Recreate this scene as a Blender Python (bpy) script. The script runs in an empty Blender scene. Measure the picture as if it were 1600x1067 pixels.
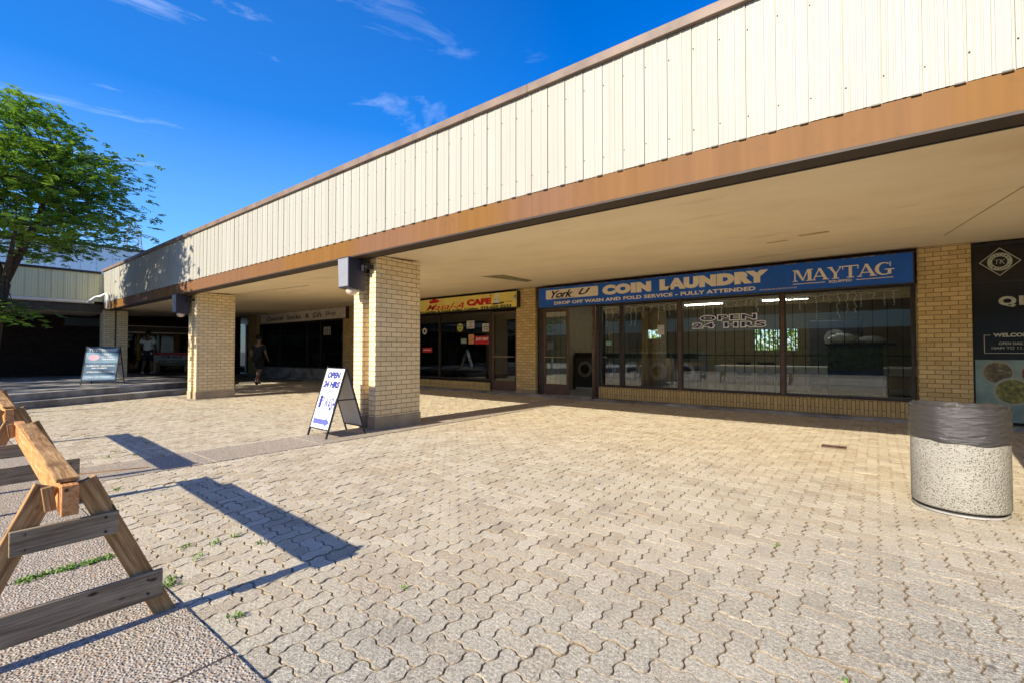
import bpy, bmesh, math, random
import numpy as np
from mathutils import Vector, Matrix, Euler
R = math.radians
random.seed(7)
col = bpy.context.scene.collection
scn = bpy.context.scene

# ---------------------------------------------------------------- camera, sky, sun, exposure
cam_d = bpy.data.cameras.new('camera'); cam = bpy.data.objects.new('camera', cam_d); col.objects.link(cam)
cam.location = (0, 0, 1.2)
cam.rotation_euler = (R(90 + 1.22), 0, R(38))
cam_d.sensor_width = 36; cam_d.lens = 36 * 729 / 1600
cam_d.clip_start = 0.05; cam_d.clip_end = 2000
scn.camera = cam

SUN_EL = 28.5
world = bpy.data.worlds.new('World'); scn.world = world; world.use_nodes = True
wn = world.node_tree; wn.nodes.clear()
def wnode(t, **k):
    n = wn.nodes.new(t)
    for a, b in k.items(): setattr(n, a, b)
    return n
sky = wnode('ShaderNodeTexSky', sky_type='NISHITA', sun_disc=False, sun_elevation=R(SUN_EL), sun_rotation=R(184), air_density=1.0, dust_density=0.3, ozone_density=2.5)
hs = wnode('ShaderNodeHueSaturation'); hs.inputs['Saturation'].default_value = 1.7; hs.inputs['Hue'].default_value = .518; hs.inputs['Value'].default_value = 1.25
tc = wnode('ShaderNodeTexCoord')
mp = wnode('ShaderNodeMapping'); mp.inputs['Location'].default_value = (.4, .9, .2); mp.inputs['Rotation'].default_value = (0.25, 0.1, R(20)); mp.inputs['Scale'].default_value = (2.2, 1.4, 6.5)
nz = wnode('ShaderNodeTexNoise'); nz.inputs['Scale'].default_value = 1.7; nz.inputs['Detail'].default_value = 9; nz.inputs['Roughness'].default_value = 0.62; nz.inputs['Distortion'].default_value = 0.5
rp = wnode('ShaderNodeValToRGB'); rp.color_ramp.elements[0].position = 0.57; rp.color_ramp.elements[0].color = (0, 0, 0, 1); rp.color_ramp.elements[1].position = 0.86; rp.color_ramp.elements[1].color = (.75, .75, .75, 1)
mx = wnode('ShaderNodeMix', data_type='RGBA'); mx.inputs[7].default_value = (5.5, 6.3, 7.8, 1)
bg = wnode('ShaderNodeBackground'); bg.inputs['Strength'].default_value = 0.108
wo = wnode('ShaderNodeOutputWorld')
L = wn.links.new
L(sky.outputs[0], hs.inputs['Color']); L(tc.outputs['Generated'], mp.inputs[0]); L(mp.outputs[0], nz.inputs['Vector'])
dt = wnode('ShaderNodeVectorMath', operation='DOT_PRODUCT'); dt.inputs[1].default_value = (-.93, .25, .27); L(tc.outputs['Generated'], dt.inputs[0])
mr = wnode('ShaderNodeMapRange'); mr.inputs[1].default_value = .72; mr.inputs[2].default_value = .98; L(dt.outputs['Value'], mr.inputs[0])
mm_ = wnode('ShaderNodeMath', operation='MULTIPLY')
L(nz.outputs['Fac'], rp.inputs[0]); L(rp.outputs[0], mm_.inputs[0]); L(mr.outputs[0], mm_.inputs[1]); L(mm_.outputs[0], mx.inputs[0])
sz = wnode('ShaderNodeSeparateXYZ'); L(tc.outputs['Generated'], sz.inputs[0])
mz = wnode('ShaderNodeMapRange'); mz.inputs[1].default_value = .0; mz.inputs[2].default_value = .42; mz.inputs[3].default_value = .62; mz.inputs[4].default_value = 0.0; L(sz.outputs[2], mz.inputs[0])
hz = wnode('ShaderNodeMix', data_type='RGBA'); hz.inputs[7].default_value = (2.6, 4.3, 7.2, 1); L(mz.outputs[0], hz.inputs[0]); 
mw = wnode('ShaderNodeMath', operation='MULTIPLY'); mw.inputs[1].default_value = .08; L(mr.outputs[0], mw.inputs[0])
lw = wnode('ShaderNodeMix', data_type='RGBA'); lw.inputs[7].default_value = (1.6, 4.6, 9.0, 1); L(mw.outputs[0], lw.inputs[0]); L(hs.outputs[0], lw.inputs[6]); L(lw.outputs[2], hz.inputs[6]); L(hz.outputs[2], mx.inputs[6]); L(mx.outputs[2], bg.inputs[0]); L(bg.outputs[0], wo.inputs[0])

sd = bpy.data.lights.new('sun', 'SUN'); sd.energy = 4.6; sd.angle = R(0.5); sd.color = (1.0, 0.90, 0.73)
so = bpy.data.objects.new('sun', sd); col.objects.link(so); so.rotation_euler = (R(90 - SUN_EL), 0, R(-4)); so.location = (0, -20, 12)
scn.view_settings.view_transform = 'Standard'; scn.view_settings.look = 'None'
scn.view_settings.exposure = 0.93; scn.view_settings.gamma = 1

# ---------------------------------------------------------------- node materials
class Mt:
    def __init__(s, name):
        s.m = bpy.data.materials.new(name); s.m.use_nodes = True
        s.t = s.m.node_tree; s.b = s.t.nodes['Principled BSDF']; s.out = s.t.nodes['Material Output']
        s._co = None
    def n(s, t, **k):
        nd = s.t.nodes.new(t)
        for a, b in k.items():
            if a.startswith('i_'): nd.inputs[a[2:].replace('_', ' ')].default_value = b
            else: setattr(nd, a, b)
        return nd
    def l(s, a, b): s.t.links.new(a, b)
    def co(s):
        if s._co is None: s._co = s.n('ShaderNodeTexCoord').outputs['Object']
        return s._co
    def map(s, scale=(1, 1, 1), src=None, rot=(0, 0, 0)):
        m = s.n('ShaderNodeMapping'); m.inputs['Scale'].default_value = scale; m.inputs['Rotation'].default_value = rot
        s.l(src or s.co(), m.inputs[0]); return m.outputs[0]
    def noise(s, scale, detail=4, rough=.55, vec=None, dist=0):
        n = s.n('ShaderNodeTexNoise'); n.inputs['Scale'].default_value = scale; n.inputs['Detail'].default_value = detail
        n.inputs['Roughness'].default_value = rough; n.inputs['Distortion'].default_value = dist
        s.l(vec or s.co(), n.inputs['Vector']); return n.outputs['Fac']
    def vor(s, scale, vec=None, feature='F1'):
        n = s.n('ShaderNodeTexVoronoi'); n.feature = feature; n.inputs['Scale'].default_value = scale
        s.l(vec or s.co(), n.inputs['Vector']); return n
    def ramp(s, fac, stops, interp='LINEAR'):
        r = s.n('ShaderNodeValToRGB'); cr = r.color_ramp; cr.interpolation = interp
        while len(cr.elements) < len(stops): cr.elements.new(0.5)
        for e, (p, c) in zip(cr.elements, stops):
            e.position = p; e.color = (c, c, c, 1) if isinstance(c, (int, float)) else (*c, 1)
        s.l(fac, r.inputs[0]); return r.outputs[0]
    def mix(s, fac, a, b, mode='MIX'):
        m = s.n('ShaderNodeMix', data_type='RGBA', blend_type=mode)
        for v, i in ((fac, 0), (a, 6), (b, 7)):
            if isinstance(v, (int, float)): m.inputs[i].default_value = v
            elif isinstance(v, tuple): m.inputs[i].default_value = (*v, 1)
            else: s.l(v, m.inputs[i])
        return m.outputs[2]
    def math(s, op, a, b=None):
        m = s.n('ShaderNodeMath', operation=op)
        for v, i in ((a, 0), (b, 1)):
            if v is None: continue
            if isinstance(v, (int, float)): m.inputs[i].default_value = v
            else: s.l(v, m.inputs[i])
        return m.outputs[0]
    def attr(s, name): return s.n('ShaderNodeAttribute', attribute_name=name).outputs['Fac']
    def base(s, c):
        if isinstance(c, tuple): s.b.inputs['Base Color'].default_value = (*c, 1)
        else: s.l(c, s.b.inputs['Base Color'])
        return s
    def rough(s, r):
        if isinstance(r, (int, float)): s.b.inputs['Roughness'].default_value = r
        else: s.l(r, s.b.inputs['Roughness'])
        return s
    def spec(s, v): s.b.inputs['Specular IOR Level'].default_value = v; return s
    def metal(s, v): s.b.inputs['Metallic'].default_value = v; return s
    def bump(s, h, strength=.3, dist=.01):
        b = s.n('ShaderNodeBump'); b.inputs['Strength'].default_value = strength; b.inputs['Distance'].default_value = dist
        s.l(h, b.inputs['Height']); s.l(b.outputs[0], s.b.inputs['Normal']); return s
    def emit(s, c, st):
        s.b.inputs['Emission Color'].default_value = (*c, 1); s.b.inputs['Emission Strength'].default_value = st; return s

def plain(name, c, rough=.6, var=.12, scale=6, metal=0, bump=0):
    m = Mt(name); n = m.noise(scale, 5, .6)
    d = tuple(x * (1 - var) for x in c); e = tuple(min(1, x * (1 + var)) for x in c)
    m.base(m.ramp(n, [(.3, d), (.7, e)])).rough(rough).metal(metal)
    if bump: m.bump(m.noise(scale * 14, 3), bump, .004)
    return m.m

def brick_mat(name, c1, c2, mortar, bw=.2, bh=.075, stain=0.25, vertical=False):
    m = Mt(name); sx = m.n('ShaderNodeSeparateXYZ'); m.l(m.co(), sx.inputs[0])
    u = m.math('ADD', sx.outputs[0], sx.outputs[1]); cb = m.n('ShaderNodeCombineXYZ')
    if vertical: m.l(sx.outputs[2], cb.inputs[0]); m.l(u, cb.inputs[1])
    else: m.l(u, cb.inputs[0]); m.l(sx.outputs[2], cb.inputs[1])
    b = m.n('ShaderNodeTexBrick'); m.l(cb.outputs[0], b.inputs['Vector'])
    for k, v in (('Scale', 1), ('Mortar Size', .0055), ('Mortar Smooth', .3), ('Bias', 0), ('Brick Width', bw), ('Row Height', bh)): b.inputs[k].default_value = v
    b.inputs['Color1'].default_value = (*c1, 1); b.inputs['Color2'].default_value = (*c2, 1); b.inputs['Mortar'].default_value = (*mortar, 1)
    n1 = m.noise(2.3, 6, .6); n2 = m.noise(60, 4, .6)
    c = m.mix(m.ramp(n1, [(.35, 0), (.75, stain)]), b.outputs['Color'], tuple(x * .45 for x in c1))
    c = m.mix(.35, c, m.ramp(n2, [(.3, .3), (.7, .75)]), 'OVERLAY')
    m.base(c).rough(.9).spec(.12)
    h = m.math('SUBTRACT', m.math('MULTIPLY', n2, .25), b.outputs['Fac'])
    m.bump(h, .8, .006)
    return m.m

def wood_mat(name, a, b, c, knots=True):
    m = Mt(name); v = m.map((1.2, 16, 16)); n = m.noise(3.2, 7, .62, v, .6)
    v2 = m.map((2, 70, 70)); n2 = m.noise(2.5, 4, .6, v2)
    cc = m.ramp(n, [(.28, a), (.5, b), (.72, c)])
    cc = m.mix(.5, cc, m.ramp(n2, [(.3, .25), (.7, .7)]), 'OVERLAY')
    n3 = m.noise(2.2, 4, .6); cc = m.mix(m.ramp(n3, [(.5, 0), (.72, .65)]), cc, tuple(x * .4 for x in a))
    kv = m.vor(5.5, m.map((1, 2.2, 2.2))); cc = m.mix(m.ramp(kv.outputs['Distance'], [(.06, .85), (.12, 0)]), cc, (.03, .015, .008))
    m.base(cc).rough(.85).spec(.15).bump(m.math('ADD', n2, n), .45, .004); return m.m

def glass_mat(name, tint=(.75, .8, .78), ior=1.9, rough=.003, dirt=.006):
    m = Mt(name); m.t.nodes.remove(m.b)
    tr = m.n('ShaderNodeBsdfTransparent'); tr.inputs[0].default_value = (*tint, 1)
    gl = m.n('ShaderNodeBsdfGlossy'); gl.inputs['Roughness'].default_value = rough; gl.inputs[0].default_value = (.92, .95, .95, 1)
    fr = m.n('ShaderNodeFresnel'); fr.inputs[0].default_value = ior
    b = m.n('ShaderNodeBump'); b.inputs['Strength'].default_value = .05; b.inputs['Distance'].default_value = .01; m.l(m.noise(1.1, 2), b.inputs['Height']); m.l(b.outputs[0], gl.inputs['Normal'])
    df = m.n('ShaderNodeBsdfDiffuse'); df.inputs[0].default_value = (.4, .38, .34, 1)
    mx1 = m.n('ShaderNodeMixShader'); mx2 = m.n('ShaderNodeMixShader')
    m.l(fr.outputs[0], mx1.inputs[0]); m.l(tr.outputs[0], mx1.inputs[1]); m.l(gl.outputs[0], mx1.inputs[2])
    m.l(m.ramp(m.noise(4, 6, .65), [(.4, 0), (.9, dirt * 3)]), mx2.inputs[0]); m.l(mx1.outputs[0], mx2.inputs[1]); m.l(df.outputs[0], mx2.inputs[2])
    m.l(mx2.outputs[0], m.out.inputs[0]); return m.m

M = {}
M['white'] = plain('white_paint', (.78, .78, .76), .5)
M['black'] = plain('black_paint', (.018, .018, .02), .45)
M['frame'] = plain('bronze_frame', (.035, .025, .02), .4, .3)
M['bronze'] = plain('weathered_bronze', (.11, .06, .035), .5, .35, 3)
M['bar'] = plain('window_bars', (.012, .012, .013), .5)
M['concrete'] = plain('concrete', (.36, .285, .18), .9, .25, 3, bump=.3)
M['darkred'] = plain('dark_red_trim', (.07, .02, .014), .6, .4)
M['glass'] = glass_mat('window_glass', (.85, .88, .86), 1.75)
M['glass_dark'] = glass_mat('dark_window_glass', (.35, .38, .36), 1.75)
M['metal'] = plain('steel', (.45, .45, .45), .35, .1, metal=1)
M['brick'] = brick_mat('buff_brick', (.88, .71, .42), (.76, .60, .34), (.28, .19, .10))
M['brick_wall'] = brick_mat('yellow_brick', (.80, .58, .26), (.60, .42, .18), (.22, .15, .08))
M['brick_sill'] = brick_mat('soldier_brick', (.70, .50, .21), (.58, .39, .15), (.13, .09, .05), .32, .062, vertical=True)
M['brick_dark'] = brick_mat('brown_brick', (.055, .035, .025), (.035, .022, .018), (.02, .015, .012))
M['rubber'] = plain('rubber', (.02, .02, .02), .7)

# siding
m = Mt('cream_siding'); st = m.noise(1.6, 6, .6, m.map((3, 1, .35)))
c = m.ramp(st, [(.3, (.345, .33, .277)), (.7, (.385, .372, .318))]); dr = m.noise(2.2, 6, .7, m.map((5, 1, .22)))
c = m.mix(m.ramp(dr, [(.58, 0), (.8, .35)]), c, (.22, .19, .13)); m.base(c).rough(.5).spec(.25); M['siding'] = m.m
m = Mt('wing_siding'); st = m.noise(1.6, 6, .6, m.map((3, 3, .35)))
m.base(m.ramp(st, [(.3, (.66, .64, .40)), (.7, (.76, .73, .47))])).rough(.45); M['siding2'] = m.m
# brown fascia band with streaks
m = Mt('brown_fascia'); st = m.noise(1.2, 6, .65, m.map((9, 1, .35))); pa = m.noise(.22, 2, .5, m.map((1, .01, .01)))
c = m.ramp(st, [(.3, (.165, .078, .02)), (.7, (.21, .102, .027))]); c2 = m.ramp(st, [(.3, (.155, .078, .038)), (.7, (.195, .10, .052))])
c = m.mix(m.ramp(pa, [(.46, 0), (.52, 1)]), c, c2)
m.base(m.mix(m.ramp(m.noise(7, 5), [(.62, 0), (.75, .35)]), c, (.09, .045, .02))).rough(.6).spec(.12); M['band'] = m.m
M['cap'] = plain('roof_cap', (.18, .125, .09), .6, .35, 2.5)
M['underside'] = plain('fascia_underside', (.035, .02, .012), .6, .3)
# soffit stucco
m = Mt('soffit_stucco'); n1 = m.noise(.9, 6, .62, m.map((1, 1.6, 1))); n2 = m.noise(110, 3, .6)
c = m.ramp(n1, [(.25, (.74, .60, .40)), (.5, (.82, .68, .46)), (.75, (.86, .73, .51))])
sv = m.noise(1.3, 4, .6, m.map((.45, 1.5, 1))); c = m.mix(m.ramp(sv, [(.62, 0), (.8, .5)]), c, (.40, .28, .15))
m.base(c).rough(.95).spec(.1).bump(n2, .5, .006); M['soffit'] = m.m
M['stain'] = plain('soffit_patch', (.24, .20, .10), .9, .3)

# pavers
m = Mt('concrete_pavers'); tone_val = m.attr('tone_val'); fine = m.noise(220, 3, .7); mid = m.noise(38, 4, .7); big = m.noise(.55, 5, .6); 
c = m.ramp(tone_val, [(0, (.47, .395, .275)), (.35, (.525, .455, .325)), (.7, (.55, .485, .35)), (1, (.59, .52, .385))])
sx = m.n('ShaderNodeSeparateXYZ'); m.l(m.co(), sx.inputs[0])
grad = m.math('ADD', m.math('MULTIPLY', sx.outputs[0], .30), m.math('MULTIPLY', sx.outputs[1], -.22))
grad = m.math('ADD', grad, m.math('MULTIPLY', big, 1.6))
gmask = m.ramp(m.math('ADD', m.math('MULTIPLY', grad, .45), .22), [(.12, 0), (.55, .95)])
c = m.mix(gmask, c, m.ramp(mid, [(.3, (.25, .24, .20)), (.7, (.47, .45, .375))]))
st = m.noise(1.1, 6, .65); c = m.mix(m.ramp(st, [(.56, 0), (.74, .32)]), c, (.40, .235, .12))
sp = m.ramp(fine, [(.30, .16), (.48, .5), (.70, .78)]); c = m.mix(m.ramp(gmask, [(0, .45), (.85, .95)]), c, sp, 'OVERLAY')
sp2 = m.vor(150); c = m.mix(m.ramp(sp2.outputs['Distance'], [(.12, .5), (.26, 0)]), c, (.17, .14, .11))
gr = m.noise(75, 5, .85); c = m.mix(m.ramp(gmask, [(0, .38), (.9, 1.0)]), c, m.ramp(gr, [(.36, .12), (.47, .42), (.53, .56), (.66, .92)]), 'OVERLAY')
c = m.mix(m.ramp(m.noise(2.6, 7, .7), [(.52, 0), (.68, .45)]), c, (.27, .235, .185)); gum = m.vor(2.3); c = m.mix(m.ramp(gum.outputs['Distance'], [(.035, .7), (.05, 0)]), c, (.10, .09, .075))
c = m.mix(m.math('MULTIPLY', m.ramp(m.attr('edge'), [(.02, 0), (.35, 1)]), m.ramp(m.noise(3.1, 4), [(.3, .25), (.7, .85)])), c, (.20, .13, .065))
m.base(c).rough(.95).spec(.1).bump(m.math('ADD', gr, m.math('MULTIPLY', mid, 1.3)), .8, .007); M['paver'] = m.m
m = Mt('joint_sand'); n1 = m.noise(1.7, 5, .6); n2 = m.noise(90, 3)
c = m.ramp(n2, [(.3, (.10, .062, .03)), (.7, (.25, .165, .085))]); c = m.mix(m.ramp(n1, [(.52, 0), (.66, .75)]), c, (.10, .13, .03))
m.base(c).rough(1).bump(n2, .6, .01); M['sand'] = m.m
# exposed aggregate
m = Mt('exposed_aggregate'); v = m.vor(85); ve = m.vor(85, None, 'DISTANCE_TO_EDGE')
cs = m.n('ShaderNodeSeparateColor'); m.l(v.outputs['Color'], cs.inputs[0])
c = m.ramp(cs.outputs[0], [(0, (.20, .17, .13)), (.2, (.35, .30, .23)), (.5, (.44, .38, .29)), (.76, (.52, .47, .38)), (.9, (.42, .24, .13)), (1, (.60, .55, .46))])
c = m.mix(m.ramp(ve.outputs['Distance'], [(.0, .75), (.10, 0)]), c, (.25, .21, .155))
c = m.mix(m.ramp(m.noise(.8, 5), [(.4, 0), (.75, .3)]), c, (.30, .28, .24))
m.base(c).rough(.9).spec(.15).bump(m.ramp(v.outputs['Distance'], [(.0, 1), (.6, 0)]), 1.0, .006); M['aggregate'] = m.m
m = Mt('ground_concrete'); m.base(m.ramp(m.noise(.5, 6), [(.3, (.22, .21, .19)), (.7, (.32, .30, .27))])).rough(.95); M['ground'] = m.m
m = Mt('step_concrete'); n1 = m.noise(1.5, 6, .65); m.base(m.ramp(n1, [(.32, (.12, .11, .10)), (.5, (.27, .255, .225)), (.68, (.46, .44, .40))])).rough(.9).spec(.15).bump(m.noise(45, 4), .4, .006); M['step'] = m.m
m = Mt('terrazzo_bin'); v = m.vor(95); cs = m.n('ShaderNodeSeparateColor'); m.l(v.outputs['Color'], cs.inputs[0])
c = m.ramp(cs.outputs[0], [(0, (.33, .315, .27)), (.30, (.29, .27, .22)), (.42, (.17, .13, .075)), (.62, (.26, .24, .20)), (.78, (.10, .08, .045))], 'CONSTANT')
c = m.mix(m.ramp(v.outputs['Distance'], [(.30, 0), (.56, 1)]), c, (.325, .315, .27)); c = m.mix(.25, c, m.ramp(m.noise(6, 5), [(.3, .3), (.7, .7)]), 'OVERLAY')
m.base(c).rough(.8).bump(v.outputs['Distance'], .7, .006); M['terrazzo'] = m.m
m = Mt('bin_bag'); h = m.noise(9, 5, .6, m.map((1, 1, 7)), 1.2); h2 = m.noise(40, 4, .6, m.map((.6, .6, 4)), .8)
m.base((.045, .042, .040)).rough(.17).bump(m.math('ADD', h, m.math('MULTIPLY', h2, .7)), .6, .012); M['bag'] = m.m

M['wood'] = wood_mat('raw_lumber', (.15, .075, .03), (.36, .205, .085), (.56, .36, .17))
M['wood_orange'] = wood_mat('orange_lumber', (.40, .17, .06), (.58, .27, .10), (.68, .40, .20))
M['wood_grey'] = wood_mat('weathered_lumber', (.12, .085, .05), (.26, .20, .13), (.40, .32, .215))
M['bark'] = plain('bark', (.045, .033, .025), .95, .5, 12, bump=.8)

m = Mt('locust_leaves'); tone_val = m.attr('tone_val'); c = m.ramp(tone_val, [(0, (.04, .10, .015)), (.35, (.10, .20, .022)), (.7, (.24, .36, .035)), (1, (.42, .48, .07))])
m.base(c).rough(.5); tl = m.n('ShaderNodeBsdfTranslucent'); m.l(m.mix(.5, c, (.20, .40, .03)), tl.inputs[0])
ms = m.n('ShaderNodeMixShader'); ms.inputs[0].default_value = .4; m.l(m.b.outputs[0], ms.inputs[1]); m.l(tl.outputs[0], ms.inputs[2]); m.l(ms.outputs[0], m.out.inputs[0]); M['leaf'] = m.m
M['weed'] = plain('weed_green', (.13, .24, .03), .7, .4, 60)
M['steel_black'] = plain('black_steel', (.02, .02, .022), .4)

# ---------------------------------------------------------------- mesh helpers
class MB:
    def __init__(s): s.v = []; s.f = []
    def add(s, vs, fs):
        o = len(s.v); s.v += [tuple(p) for p in vs]; s.f += [tuple(i + o for i in f) for f in fs]; return s
    def box(s, x0, x1, y0, y1, z0, z1):
        v = [(x, y, z) for x in (x0, x1) for y in (y0, y1) for z in (z0, z1)]
        return s.add(v, [(0, 1, 3, 2), (4, 6, 7, 5), (0, 4, 5, 1), (2, 3, 7, 6), (0, 2, 6, 4), (1, 5, 7, 3)])
    def quad(s, a, b, c, d): return s.add([a, b, c, d], [(0, 1, 2, 3)])
    def prism(s, pts, z0, z1):
        n = len(pts); v = [(x, y, z0) for x, y in pts] + [(x, y, z1) for x, y in pts]
        f = [tuple(range(n - 1, -1, -1)), tuple(range(n, 2 * n))] + [(i, (i + 1) % n, n + (i + 1) % n, n + i) for i in range(n)]
        return s.add(v, f)
    def panel(s, pts, y0, y1):      # outline in x,z extruded along y
        n = len(pts); v = [(x, y0, z) for x, z in pts] + [(x, y1, z) for x, z in pts]
        return s.add(v, [tuple(range(n)), tuple(range(2 * n - 1, n - 1, -1))] + [(i, n + i, n + (i + 1) % n, (i + 1) % n) for i in range(n)])
    def tube(s, pts, rad, n=8, cap=True):
        pts = [Vector(p) for p in pts]; k = len(pts)
        rad = rad if isinstance(rad, (list, tuple)) else [rad] * k
        o = len(s.v); prev = None
        for i, p in enumerate(pts):
            d = (pts[min(i + 1, k - 1)] - pts[max(i - 1, 0)]).normalized()
            a = d.orthogonal().normalized() if prev is None else (prev - d * prev.dot(d)).normalized()
            prev = a; b = d.cross(a)
            for j in range(n):
                t = 2 * math.pi * j / n; s.v.append(tuple(p + (a * math.cos(t) + b * math.sin(t)) * rad[i]))
        for i in range(k - 1):
            for j in range(n): s.f.append((o + i * n + j, o + i * n + (j + 1) % n, o + (i + 1) * n + (j + 1) % n, o + (i + 1) * n + j))
        if cap: s.f.append(tuple(o + j for j in range(n - 1, -1, -1))); s.f.append(tuple(o + (k - 1) * n + j for j in range(n)))
        return s
    def lathe(s, prof, c=(0, 0), n=32, closed=False):
        o = len(s.v)
        for r, z in prof:
            for j in range(n):
                t = 2 * math.pi * j / n; s.v.append((c[0] + r * math.cos(t), c[1] + r * math.sin(t), z))
        for i in range(len(prof) - 1):
            for j in range(n): s.f.append((o + i * n + j, o + i * n + (j + 1) % n, o + (i + 1) * n + (j + 1) % n, o + (i + 1) * n + j))
        return s
    def ball(s, c, r, n=10, sq=(1, 1, 1)):
        o = len(s.v); k = n // 2 + 1
        for i in range(1, k):
            p = math.pi * i / k
            for j in range(n):
                t = 2 * math.pi * j / n
                s.v.append((c[0] + r * sq[0] * math.sin(p) * math.cos(t), c[1] + r * sq[1] * math.sin(p) * math.sin(t), c[2] + r * sq[2] * math.cos(p)))
        for i in range(k - 2):
            for j in range(n): s.f.append((o + i * n + j, o + (i + 1) * n + j, o + (i + 1) * n + (j + 1) % n, o + i * n + (j + 1) % n))
        s.f.append(tuple(o + j for j in range(n))); s.f.append(tuple(o + (k - 2) * n + j for j in range(n - 1, -1, -1)))
        return s
    def xf(s, mat): s.v = [tuple(mat @ Vector(p)) for p in s.v]; return s
    def build(s, name, mat=None, parent=None, smooth=False, bevel=0):
        me = bpy.data.meshes.new(name); me.from_pydata(s.v, [], s.f); me.update()
        if mat: me.materials.append(mat)
        bm = bmesh.new(); bm.from_mesh(me); bmesh.ops.recalc_face_normals(bm, faces=bm.faces)
        if bevel:
            bmesh.ops.bevel(bm, geom=[e for e in bm.edges if e.calc_face_angle(0) > .6], offset=bevel, segments=2, affect='EDGES', profile=.6)
        bm.to_mesh(me); bm.free()
        if smooth:
            for p in me.polygons: p.use_smooth = True
        o = bpy.data.objects.new(name, me); col.objects.link(o)
        if parent is not None: o.parent = parent
        return o

def tag(o, label=None, cat=None, group=None, kind=None):
    if label: o['label'] = label
    if cat: o['category'] = cat
    if group: o['group'] = group
    if kind: o['kind'] = kind
    return o
def thing(name, label, cat, loc=(0, 0, 0), rz=0, group=None):
    o = bpy.data.objects.new(name, None); col.objects.link(o); o.location = loc; o.rotation_euler = (0, 0, rz)
    return tag(o, label, cat, group)
def copy_tree(o, parent=None):
    c = o.copy(); col.objects.link(c)
    if parent is not None: c.parent = parent
    for ch in list(o.children): copy_tree(ch, c)
    return c
def bx(name, mat, parent, *b, bevel=0): return MB().box(*b).build(name, mat, parent, bevel=bevel)

def glyphs(body, bold=0.0, shear=0.0, spacing=1.0, res=3, extrude=0.02):
    """text as verts/faces normalised to a unit box in x,y with thickness in z"""
    cu = bpy.data.curves.new('t', 'FONT'); cu.body = body; cu.offset = bold; cu.shear = shear; cu.space_character = spacing; cu.resolution_u = res
    cu.extrude = extrude; cu.fill_mode = 'BOTH'
    o = bpy.data.objects.new('t', cu); col.objects.link(o)
    dg = bpy.context.evaluated_depsgraph_get(); me = bpy.data.meshes.new_from_object(o.evaluated_get(dg))
    v = np.array([p.co for p in me.vertices]); f = [tuple(p.vertices) for p in me.polygons]
    bpy.data.objects.remove(o); bpy.data.curves.remove(cu); bpy.data.meshes.remove(me)
    lo, hi = v.min(0), v.max(0); v = (v - lo) / np.maximum(hi - lo, 1e-6)
    return v, f
def text_on(mb, body, x0, x1, z0, z1, y, t=.006, **k):
    """lettering on a plane facing -Y, standing proud by t; fitted to the box"""
    v, f = glyphs(body, **k)
    return mb.add([(x0 + a[0] * (x1 - x0), y - a[2] * t, z0 + a[1] * (z1 - z0)) for a in v], f)
def text_uv(mb, body, x0, x1, z0, z1, t=.004, z=0, **k):   # in a local x,y plane facing +z
    v, f = glyphs(body, **k)
    return mb.add([(x0 + a[0] * (x1 - x0), z0 + a[1] * (z1 - z0), z + a[2] * t) for a in v], f)
def disc(mb, cx, cz, r, y, t=.004, n=28, rz=None):
    pts = [(cx + r * math.cos(2 * math.pi * i / n), cz + (rz or r) * math.sin(2 * math.pi * i / n)) for i in range(n)]
    return mb.panel(pts, y - t, y)

# ---------------------------------------------------------------- ground
WY = 10.6                                   # plane of the shop fronts
g = MB().quad((-900, -900, -.05), (900, -900, -.05), (900, 900, -.05), (-900, 900, -.05)).build('ground', M['ground']); tag(g, kind='structure')
bed = MB().box(-19, 7, .5, WY + .2, -.045, -.0085).build('paving_bed', M['sand']); tag(bed, kind='structure')

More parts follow.
